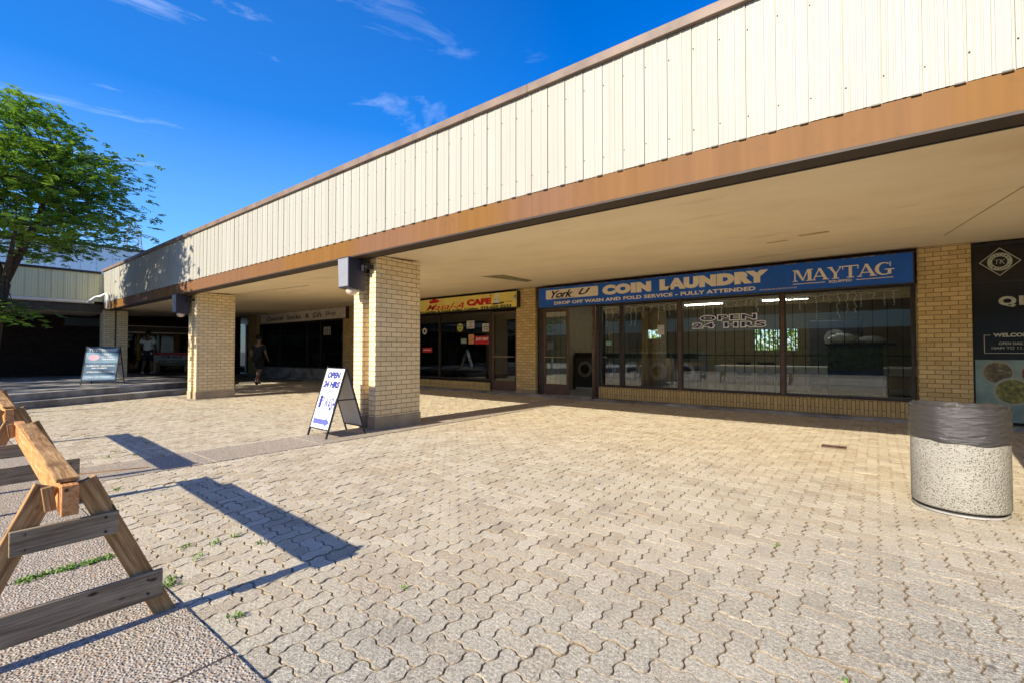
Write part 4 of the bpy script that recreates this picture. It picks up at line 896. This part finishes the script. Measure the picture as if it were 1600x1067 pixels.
# ---------------------------------------------------------------- sawhorses
def board(name, p0, p1, w, t, mat, parent, wdir, seed=0):
    """plank from p0 to p1; w measured along wdir, t across; own local frame so the grain runs along it"""
    p0, p1 = Vector(p0), Vector(p1); x = (p1 - p0); L_ = x.length; x.normalize(); wd = Vector(wdir); y = (wd - x * wd.dot(x)).normalized(); z = x.cross(y)
    o = MB().box(0, L_, -w / 2, w / 2, -t / 2, t / 2).build(name, mat, parent, bevel=.003)
    rot = Matrix((x, y, z)).transposed().to_4x4(); o.matrix_parent_inverse = Matrix.Identity(4); o.matrix_local = Matrix.Translation(p0) @ rot
    o.data.transform(Matrix.Translation((seed * .37, 0, 0))); o.matrix_local = Matrix.Translation(p0 - x * seed * .37) @ rot
    return o
def nails(parent, pts):
    b = MB()
    for p in pts: b.ball(p, .006, 6)
    b.build('nail_heads', M['steel_black'], parent)
def sawhorse(x_near, x_far, y_near, y_far, label, top=.675, lowz=.15):
    h = thing('sawhorse', label, 'sawhorse', ((x_near + x_far) / 2, (y_near + y_far) / 2, 0), group='wooden sawhorses')
    ox, oy = h.location.x, h.location.y; xn, xf, yn, yf = x_near - ox, x_far - ox, y_near - oy, y_far - oy
    board('beam', (xf - .12, yf, top - .065), (xn + .09, yn, top - .065), .12, .052, M['wood_orange'], h, (0, 0, 1), 1)
    board('top_board', (xf + .3, yf, top + .009), (xn + .04, yn, top + .009), .07, .016, M['wood'], h, (0, 1, 0), 2)
    for x, y, s_, lz in ((xn, yn, 3, lowz), (xf, yf, 7, lowz + .14)):
        for sg in (-1, 1):
            board('leg', (x, y + sg * .345, -.005), (x, y + sg * .055, top - .01), .078, .036, M['wood'], h, (0, 1, 0), s_ + sg)
        board('cross_board', (x + .0295, y - .16, top - .205), (x + .0295, y + .165, top - .205), .095, .02, M['wood_grey'], h, (0, 0, 1), s_ + 2)
        board('cross_board', (x + .0295, y - .335, lz), (x + .0295, y + .325, lz), .122, .02, M['wood_grey'], h, (0, 0, 1), s_ + 4)
        board('end_block', (x + .050, y - .05, top - .10), (x + .050, y - .062, top - .005), .035, .02, M['wood'], h, (0, 1, 0), s_ + 5)
        nails(h, [(x + .041, y + sg * .27, lz + dz) for sg in (-1, 1) for dz in (-.03, .03)] + [(x + .041, y + sg * .12, top - .205 + dz) for sg in (-1, 1) for dz in (-.03, .03)])
    return h
sawhorse(-2.62, -5.05, .39, .50, 'wooden sawhorse with orange beam nearest the camera at the lower left')
sawhorse(-5.85, -8.7, .50, .62, 'second wooden sawhorse whose beam end shows at the left edge behind the first', top=.72)
# loose stick on the ground
o = thing('wood_lath', 'thin pale wood lath lying on the pavers beside the sawhorse', 'lath', (-5.95, 1.15, .0)); board('stick', (-.25, -.35, .012), (.02, .35, .012), .02, .012, M['wood'], o, (1, 0, 0))

# ---------------------------------------------------------------- sandwich boards
def a_board(name, label, A_, B_, base_z, height, back, face_mat, back_mat, draw, group='folding sandwich boards on the paving'):
    A_, B_ = Vector((*A_, base_z)), Vector((*B_, base_z)); ctr = (A_ + B_) / 2; o = thing(name, label, 'sandwich board', ctr, group=group)
    ux = (B_ - A_).normalized(); W = (B_ - A_).length; nb = Vector((-ux.y, ux.x, 0))
    up_f = (nb * back / 2 + Vector((0, 0, height))); Lf = up_f.length; up_f.normalize(); nf = ux.cross(up_f)
    rot = Matrix((ux, up_f, nf)).transposed().to_4x4(); Mf = Matrix.Translation(-ux * W / 2) @ rot
    def put(mb, nm, mat, par, Mx): mb.xf(Mx); return mb.build(nm, mat, par)
    e = .011
    f = MB().box(0, 2 * e, 0, Lf, -e, e) .box(W - 2 * e, W, 0, Lf, -e, e).box(2 * e, W - 2 * e, .11, .11 + 1.6 * e, -e * .8, e * .8).box(2 * e, W - 2 * e, Lf - .035, Lf - .02, -e * .8, e * .8)
    fr = put(f, 'front_frame', M['steel_black'], o, Mf)
    fp = put(MB().box(2 * e, W - 2 * e, .11 + 1.6 * e, Lf - .035, e * .3, e * .55), 'front_panel', face_mat, o, Mf)
    draw(fp, Mf, W, Lf, e * .55)
    up_b = (-nb * back / 2 + Vector((0, 0, height))); up_b.normalize(); nbk = up_b.cross(ux) * -1; rotb = Matrix((ux, up_b, ux.cross(up_b))).transposed().to_4x4(); Mb_ = Matrix.Translation(-ux * W / 2 + nb * back) @ rotb
    f = MB().box(0.002, 2 * e, 0, Lf - .03, -e, e).box(W - 2 * e, W - .002, 0, Lf - .03, -e, e).box(2 * e, W - 2 * e, .11, .11 + 1.6 * e, -e * .8, e * .8)
    put(f, 'rear_frame', M['steel_black'], o, Mb_); put(MB().box(2 * e, W - 2 * e, .11 + 1.6 * e, Lf - .05, -e * .3, e * .3), 'rear_panel', back_mat, o, Mb_)
    hb = MB()
    for xx_ in (W - .012, .004):
        hb.box(xx_ - .002, xx_ + .012, back * .27, back * .73, height * .52, height * .52 + .018)
    hb.xf(Matrix.Translation(-ux * W / 2) @ Matrix((ux, nb, Vector((0, 0, 1)))).transposed().to_4x4()); hb.build('hinge_bar', M['steel_black'], o)
    return o
M['boardwhite'] = plain('board_white', (.74, .74, .77), .45, .04); M['boardback'] = plain('board_back', (.55, .52, .47), .6, .1, 3)
M['bblue'] = plain('board_blue', (.03, .035, .22), .5, .15, 30); M['arrow'] = plain('arrow_blue', (.10, .12, .60), .5); M['faded'] = plain('board_faded', (.30, .32, .48), .6, .3, 40)
def draw1(fp, Mx, W, Lf, z):
    t = MB(); z += .0005
    text_uv(t, 'OPEN', W * .16, W * .82, Lf * .825, Lf * .92, z=z, bold=.07, t=.001, shear=.1); text_uv(t, '24 HRS', W * .09, W * .90, Lf * .69, Lf * .79, z=z, bold=.07, t=.001, shear=.1)
    text_uv(t, 'WASH', W * .40, W * .94, Lf * .38, Lf * .56, z=z, bold=.02, t=.001); text_uv(t, '1', W * .13, W * .26, Lf * .40, Lf * .575, z=z, bold=.02, t=.001); text_uv(t, '25', W * .27, W * .38, Lf * .49, Lf * .56, z=z, bold=.03, t=.001)
    t.xf(Mx); t.build('lettering', M['bblue'], fp)
    t = MB(); text_uv(t, 'SUPER SPECIAL', W * .08, W * .92, Lf * .59, Lf * .665, z=z, bold=.02, t=.001); text_uv(t, 'AGENCY', W * .12, W * .5, Lf * .28, Lf * .33, z=z, t=.001); t.xf(Mx); t.build('faded_lettering', M['faded'], fp)
    t = MB(); a = [(W * .10, Lf * .18), (W * .70, Lf * .18), (W * .70, Lf * .15), (W * .93, Lf * .215), (W * .70, Lf * .28), (W * .70, Lf * .25), (W * .10, Lf * .25)]
    t.prism(a, z, z + .001); t.xf(Mx); t.build('arrow', M['arrow'], fp)
sb1 = a_board('sandwich_board', 'white OPEN 24 HRS sandwich board with blue arrow beside the near brick pier', (-6.47, 3.50), (-5.92, 3.47), .004, .98, .60, M['boardwhite'], M['boardback'], draw1)
M['slate'] = plain('board_slate', (.055, .12, .19), .5, .2, 3); M['slate2'] = plain('board_pale_blue', (.16, .27, .36), .5, .2, 4); M['pink'] = plain('board_pink', (.60, .36, .42), .5)
def draw2(fp, Mx, W, Lf, z):
    t = MB(); t.box(.025, W - .025, Lf * .56, Lf * .83, z + .0003, z + .0008); t.box(.025, W - .025, Lf * .14, Lf * .24, z + .0003, z + .0008); t.xf(Mx); t.build('pale_bands', M['slate2'], fp)
    z += .0012; t = MB(); text_uv(t, 'TUTORINGS', W * .10, W * .92, Lf * .865, Lf * .93, z=z, bold=.04, shear=.3, t=.001)
    text_uv(t, 'LEARN', W * .50, W * .78, Lf * .76, Lf * .79, z=z, bold=.03, t=.001); text_uv(t, 'MATH SCIENCE', W * .50, W * .86, Lf * .70, Lf * .73, z=z, bold=.03, t=.001); text_uv(t, 'AND ENGLISH', W * .5, W * .88, Lf * .64, Lf * .67, z=z, bold=.03, t=.001)
    text_uv(t, 'ELEMENTARY  HIGH SCHOOL', W * .10, W * .92, Lf * .47, Lf * .50, z=z, bold=.03, t=.001); text_uv(t, 'AND UNIVERSITY', W * .25, W * .7, Lf * .41, Lf * .44, z=z, bold=.03, t=.001); text_uv(t, 'AFTER SCHOOL PROGRAM', W * .12, W * .9, Lf * .31, Lf * .34, z=z, bold=.03, t=.001); text_uv(t, 'CALL US TODAY', W * .12, W * .85, Lf * .18, Lf * .22, z=z, bold=.0, t=.001)
    t.xf(Mx); t.build('lettering', M['white'], fp)
    t = MB(); t.prism([(W * .27 + W * .16 * math.cos(i * math.pi / 12), Lf * .70 + Lf * .075 * math.sin(i * math.pi / 12)) for i in range(24)], z, z + .001); t.xf(Mx); t.build('pink_oval', M['pink'], fp)
sb2 = a_board('sandwich_board', 'slate blue tutoring sandwich board with a pink oval standing on the platform by the steps', (-16.95, 2.76), (-16.55, 3.42), .301, 1.05, .62, M['slate'], M['boardback'], draw2)

# ---------------------------------------------------------------- litter bin
bn = thing('litter_bin', 'round white pebble concrete litter bin lined with a black bag in front of the shops', 'litter bin', (.486, 4.96, 0))
MB().lathe([(0, .035), (.272, .035), (.283, .05), (.283, .66), (.283, .70), (.25, .70), (.25, .10), (0, .10)], n=56).build('body', M['terrazzo'], bn, smooth=True)
MB().lathe([(0, .004), (.25, .004), (.25, .034), (0, .034)], n=40).build('foot_ring', M['rubber'], bn)
MB().lathe([(.262, .004), (.276, .004), (.276, .016), (.262, .016), (.262, .004)], n=48).build('base_ring', M['step'], bn)
b = MB(); rs = random.Random(9); n = 128
prof = [(.288, .535)] + [(.2915, .54 + i * .006) for i in range(41)] + [(.288, .785), (.280, .795), (.270, .79), (.262, .77), (.252, .70), (.235, .60), (.21, .50), (.0, .47)]
b.lathe(prof, n=n)
for i, (x, y, z) in enumerate(b.v):
    ring_, j = divmod(i, n); a = 2 * math.pi * j / n; r_ = math.hypot(x, y)
    wv = .003 * math.sin(a * 5 + z * 9)
    if 0 < ring_ < 43:
        for k_, (fa, fz, am, ph) in enumerate(((3, 95, .0013, .3), (7, 150, .0012, 1.7), (11, 230, .0010, 4.0), (17, 330, .0008, 2.2), (5, 420, .0008, .9))):
            wv += am * math.sin(fz * z + 1.6 * math.sin(fa * a + ph) + 1.1 * math.sin((fa * 2 + 1) * a + ph * 2))
    if ring_ == 0: z += .012 * math.sin(a * 2 + 1) + .006 * math.sin(a * 7)
    if 41 < ring_ < 46: z += .006 * math.sin(a * 3 + .5) + .004 * math.sin(a * 17)
    if ring_ > 45: wv += .009 * math.sin(a * 13 + ring_) + rs.uniform(-.004, .004)
    if r_ > .01: b.v[i] = (x * (1 + wv / r_), y * (1 + wv / r_), z)
b.build('bin_liner', M['bag'], bn, smooth=True)
# drain grate
dg_ = thing('drain_grate', 'small rusty drain grate set into the pavers left of the litter bin', 'drain', (-.44, 7.15, .0)); b = MB().box(-.13, .13, -.09, -.075, .002, .011).box(-.13, .13, .075, .09, .002, .011).box(-.13, -.115, -.075, .075, .002, .011).box(.115, .13, -.075, .075, .002, .011)
for i in range(9): b.box(-.105 + i * .024, -.094 + i * .024, -.075, .075, .002, .010)
b.build('grate', M['bronze'], dg_); MB().box(-.125, .125, -.085, .085, .0012, .0018).build('pit', M['black'], dg_)

# ---------------------------------------------------------------- people
def skin_mesh(pts, edges, rad, sub=2):
    me = bpy.data.meshes.new('s'); me.from_pydata(pts, edges, []); o = bpy.data.objects.new('s', me); col.objects.link(o)
    md = o.modifiers.new('k', 'SKIN'); md.use_smooth_shade = True; md.branch_smoothing = .6
    for i, v in enumerate(me.skin_vertices[0].data): v.radius = rad[i] if isinstance(rad[i], tuple) else (rad[i], rad[i]); v.use_root = (i == 0)
    sd_ = o.modifiers.new('u', 'SUBSURF'); sd_.levels = sub; sd_.render_levels = sub
    dg = bpy.context.evaluated_depsgraph_get(); m2 = bpy.data.meshes.new_from_object(o.evaluated_get(dg)); bpy.data.objects.remove(o); bpy.data.meshes.remove(me)
    b = MB(); b.v = [tuple(v.co) for v in m2.vertices]; b.f = [tuple(p.vertices) for p in m2.polygons]; bpy.data.meshes.remove(m2); return b
def person(label, loc, rz, s_, J, shirt, shorts, skin, hair, shoe):
    P = thing('person', label, 'person', loc, rz); P.scale = (s_,) * 3
    names = list(J); idx = {k: i for i, k in enumerate(names)}
    E = [('pelvis', 'spine'), ('spine', 'chest'), ('chest', 'neck'), ('neck', 'head0'), ('head0', 'head1'), ('head1', 'head2')]
    for a in 'LR': E += [('pelvis', 'hip' + a), ('hip' + a, 'knee' + a), ('knee' + a, 'calf' + a), ('calf' + a, 'ank' + a), ('ank' + a, 'toe' + a), ('chest', 'sho' + a), ('sho' + a, 'elb' + a), ('elb' + a, 'fore' + a), ('fore' + a, 'wri' + a), ('wri' + a, 'palm' + a)]
    rad = {'pelvis': (.15, .11), 'spine': (.14, .10), 'chest': (.16, .11), 'neck': .055, 'head0': .07, 'head1': (.082, .10), 'head2': .055}
    for a in 'LR': rad.update({'hip' + a: .092, 'knee' + a: .058, 'calf' + a: .056, 'ank' + a: .036, 'toe' + a: (.036, .026), 'sho' + a: .062, 'elb' + a: .042, 'fore' + a: .038, 'wri' + a: .026, 'palm' + a: (.036, .018)})
    b = skin_mesh([J[k] for k in names], [(idx[a], idx[c]) for a, c in E], [rad[k] for k in names])
    for a, sg in (('L', -1), ('R', 1)):
        p = Vector(J['palm' + a]); d = (p - Vector(J['wri' + a])).normalized(); fwd = Vector((0, 1, 0)); fwd = (fwd - d * fwd.dot(d)).normalized(); inn = Vector((-sg, 0, 0)) * .25
        for q, (off, ln) in enumerate(((.026, .065), (.009, .075), (-.009, .07), (-.026, .055))):
            st_ = p + fwd * off + d * .01; b.tube([st_, st_ + d * ln * .45 + inn * .02, st_ + (d + inn * .9) * ln * .8, st_ + (d * .85 + inn * 1.8) * ln], [.0095, .009, .008, .006], 6)
        st_ = p + fwd * .026 - d * .02; b.tube([st_, st_ + fwd * .025 + d * .015, st_ + fwd * .034 + d * .045], [.011, .010, .007], 6)
    h = Vector(J['head1'])
    b.ball((h.x, h.y + .112, h.z - .012), .016, 8, (.8, 1, 1.3))
    for sg in (-1, 1): b.ball((h.x + sg * .088, h.y - .002, h.z - .01), .024, 8, (.45, .8, 1.2))
    b.build('body', skin, P, smooth=True)
    fm = MB(); [fm.ball((h.x + sg * .032, h.y + .095, h.z + .01), .011, 8) for sg in (-1, 1)]; fm.build('eyes', M['ink'], P); MB().ball((h.x, h.y + .093, h.z - .052), .02, 8, (1.2, .5, .35)).build('mouth', plain('lips', (.3, .1, .08), .6), P)
    # shirt
    el = lambda a, t_: tuple(Vector(J['sho' + a]).lerp(Vector(J['elb' + a]), t_))
    pts = [J['pelvis'], J['spine'], J['chest'], tuple(Vector(J['chest']).lerp(Vector(J['neck']), .75)), J['shoL'], el('L', .75), J['shoR'], el('R', .75), (J['pelvis'][0], J['pelvis'][1], J['pelvis'][2] - .06)]
    skin_mesh(pts, [(0, 1), (1, 2), (2, 3), (2, 4), (4, 5), (2, 6), (6, 7), (0, 8)], [(.175, .135), (.165, .128), (.182, .135), .075, .082, .068, .082, .068, (.18, .14)]).build('shirt', shirt, P, smooth=True)
    kn = lambda a, t_: tuple(Vector(J['hip' + a]).lerp(Vector(J['knee' + a]), t_))
    pts = [(J['pelvis'][0], J['pelvis'][1], J['pelvis'][2] - .02), J['hipL'], kn('L', .5), kn('L', .95), J['hipR'], kn('R', .5), kn('R', .95)]
    skin_mesh(pts, [(0, 1), (1, 2), (2, 3), (0, 4), (4, 5), (5, 6)], [(.165, .125), .115, .105, .095, .115, .105, .095]).build('shorts', shorts, P, smooth=True)
    MB().ball((h.x, h.y - .018, h.z + .035), .108, 16, (.93, 1.05, 1.0)).build('hair', hair, P, smooth=True)
    for a in 'LR':
        A_, T_ = Vector(J['ank' + a]), Vector(J['toe' + a]); skin_mesh([tuple(A_ + Vector((0, -.03, -.035))), tuple(A_.lerp(T_, .55) + Vector((0, 0, -.01))), tuple(T_ + (T_ - A_) * .25)], [(0, 1), (1, 2)], [(.045, .045), (.048, .036), (.042, .026)]).build('shoe', shoe, P, smooth=True)
    return P
Jw = {'pelvis': (0, 0, .96), 'spine': (0, .0, 1.14), 'chest': (0, .0, 1.34), 'neck': (0, .01, 1.51), 'head0': (0, .02, 1.59), 'head1': (0, .03, 1.67), 'head2': (0, .02, 1.76),
      'hipL': (-.095, 0, .90), 'kneeL': (-.10, .17, .52), 'calfL': (-.10, .14, .40), 'ankL': (-.10, .14, .09), 'toeL': (-.11, .28, .04),
      'hipR': (.095, 0, .90), 'kneeR': (.10, -.03, .50), 'calfR': (.10, -.14, .40), 'ankR': (.10, -.34, .15), 'toeR': (.11, -.27, .04),
      'shoL': (-.185, 0, 1.43), 'elbL': (-.24, -.10, 1.16), 'foreL': (-.24, -.05, 1.06), 'wriL': (-.23, .04, .93), 'palmL': (-.22, .08, .87),
      'shoR': (.185, 0, 1.43), 'elbR': (.24, .02, 1.15), 'foreR': (.245, .07, 1.06), 'wriR': (.24, .16, .95), 'palmR': (.235, .20, .89)}
skin = plain('skin', (.30, .17, .11), .55, .08); skin2 = plain('skin_dark', (.14, .075, .05), .55, .08)
person('person in dark t-shirt and black shorts walking away under the canopy', (-17.7, 7.7, .008), R(35), 1.0, Jw, plain('dark_shirt', (.02, .022, .028), .9), plain('black_shorts', (.012, .012, .014), .9), skin, plain('dark_hair', (.012, .01, .01), .8), M['rubber'])
Jm = dict(Jw); Jm.update({'kneeR': (.10, .06, .50), 'ankR': (.10, .12, .09), 'toeR': (.11, .27, .05), 'calfR': (.10, .09, .38), 'kneeL': (-.10, .02, .5), 'calfL': (-.10, -.08, .39), 'ankL': (-.10, -.28, .14), 'toeL': (-.11, -.2, .04),
    'elbL': (-.26, .06, 1.18), 'foreL': (-.24, .16, 1.14), 'wriL': (-.2, .28, 1.12), 'palmL': (-.18, .34, 1.13)})
person('person in white t-shirt and dark shorts walking by the dark mall entrance', (-23.0, 5.75, .307), R(62), .97, Jm, plain('white_shirt', (.62, .68, .66), .9), plain('navy_shorts', (.012, .014, .02), .9), skin2, plain('black_hair', (.012, .01, .01), .8), M['boardback'])
# bench with an advert by the entrance
bn2 = thing('advert_bench', 'bench with white and red advert backrest standing in the dark entrance recess', 'bench', (-24.6, 7.05, .299), R(-72))
bx('seat', M['concrete'], bn2, -.75, .75, -.25, .15, .40, .45, bevel=.01); bb = bx('backrest', plain('advert_white', (.40, .40, .38), .6), bn2, -.8, .8, .16, .20, .30, .85)
bn2.rotation_euler = (0, 0, R(52))
for x in (-.6, .6): bx('leg', M['concrete'], bn2, x - .06, x + .06, -.22, .14, 0, .399, bevel=.01)
bx('advert_stripe', M['jred'], bb, -.79, .79, .152, .158, .74, .84); t = MB(); text_on(t, 'FOR SALE', -.5, .3, .60, .72, .158, bold=.03); text_on(t, 'CALL TODAY', -.6, .5, .42, .53, .158, bold=.03); t.build('lettering', M['ink'], bb)

# ---------------------------------------------------------------- greenery behind the building, seen through the laundry's rear windows
def hedge(name, label, x0, x1, y0, y1, h, n, seed):
    nr = np.random.RandomState(seed); root = thing(name, label, 'hedge', ((x0 + x1) / 2, (y0 + y1) / 2, 0)); W, D = (x1 - x0) / 2, (y1 - y0) / 2
    P = np.column_stack([nr.uniform(-W, W, n), nr.uniform(-D, D, n), nr.uniform(.05, h, n)]); d1 = nr.normal(0, 1, (n, 3)); d1 /= np.linalg.norm(d1, axis=1)[:, None]; d2 = np.cross(d1, nr.normal(0, 1, (n, 3))); d2 /= np.linalg.norm(d2, axis=1)[:, None]
    s_ = nr.uniform(.08, .2, (n, 1)); V = np.stack([P - d1 * s_, P + d2 * s_ * .5, P + d1 * s_, P - d2 * s_ * .5], 1).reshape(-1, 3)
    me = bpy.data.meshes.new('foliage'); me.from_pydata(V.tolist(), [], [(4 * i, 4 * i + 1, 4 * i + 2, 4 * i + 3) for i in range(n)]); at = me.attributes.new('tone_val', 'FLOAT', 'POINT'); at.data.foreach_set('value', np.repeat(nr.rand(n), 4)); me.materials.append(M['leaf'])
    o = bpy.data.objects.new('foliage', me); col.objects.link(o); o.parent = root
hedge('hedge', 'green hedge behind the building seen through the rear windows of the laundry', -13, 2, 32, 34, 3.2, 5000, 5)
hedge('hedge', 'clipped green hedge across the courtyard reflected in the shop glass', -24, 14, -16, -14.6, 1.4, 6000, 6)
bpy.context.view_layer.update()
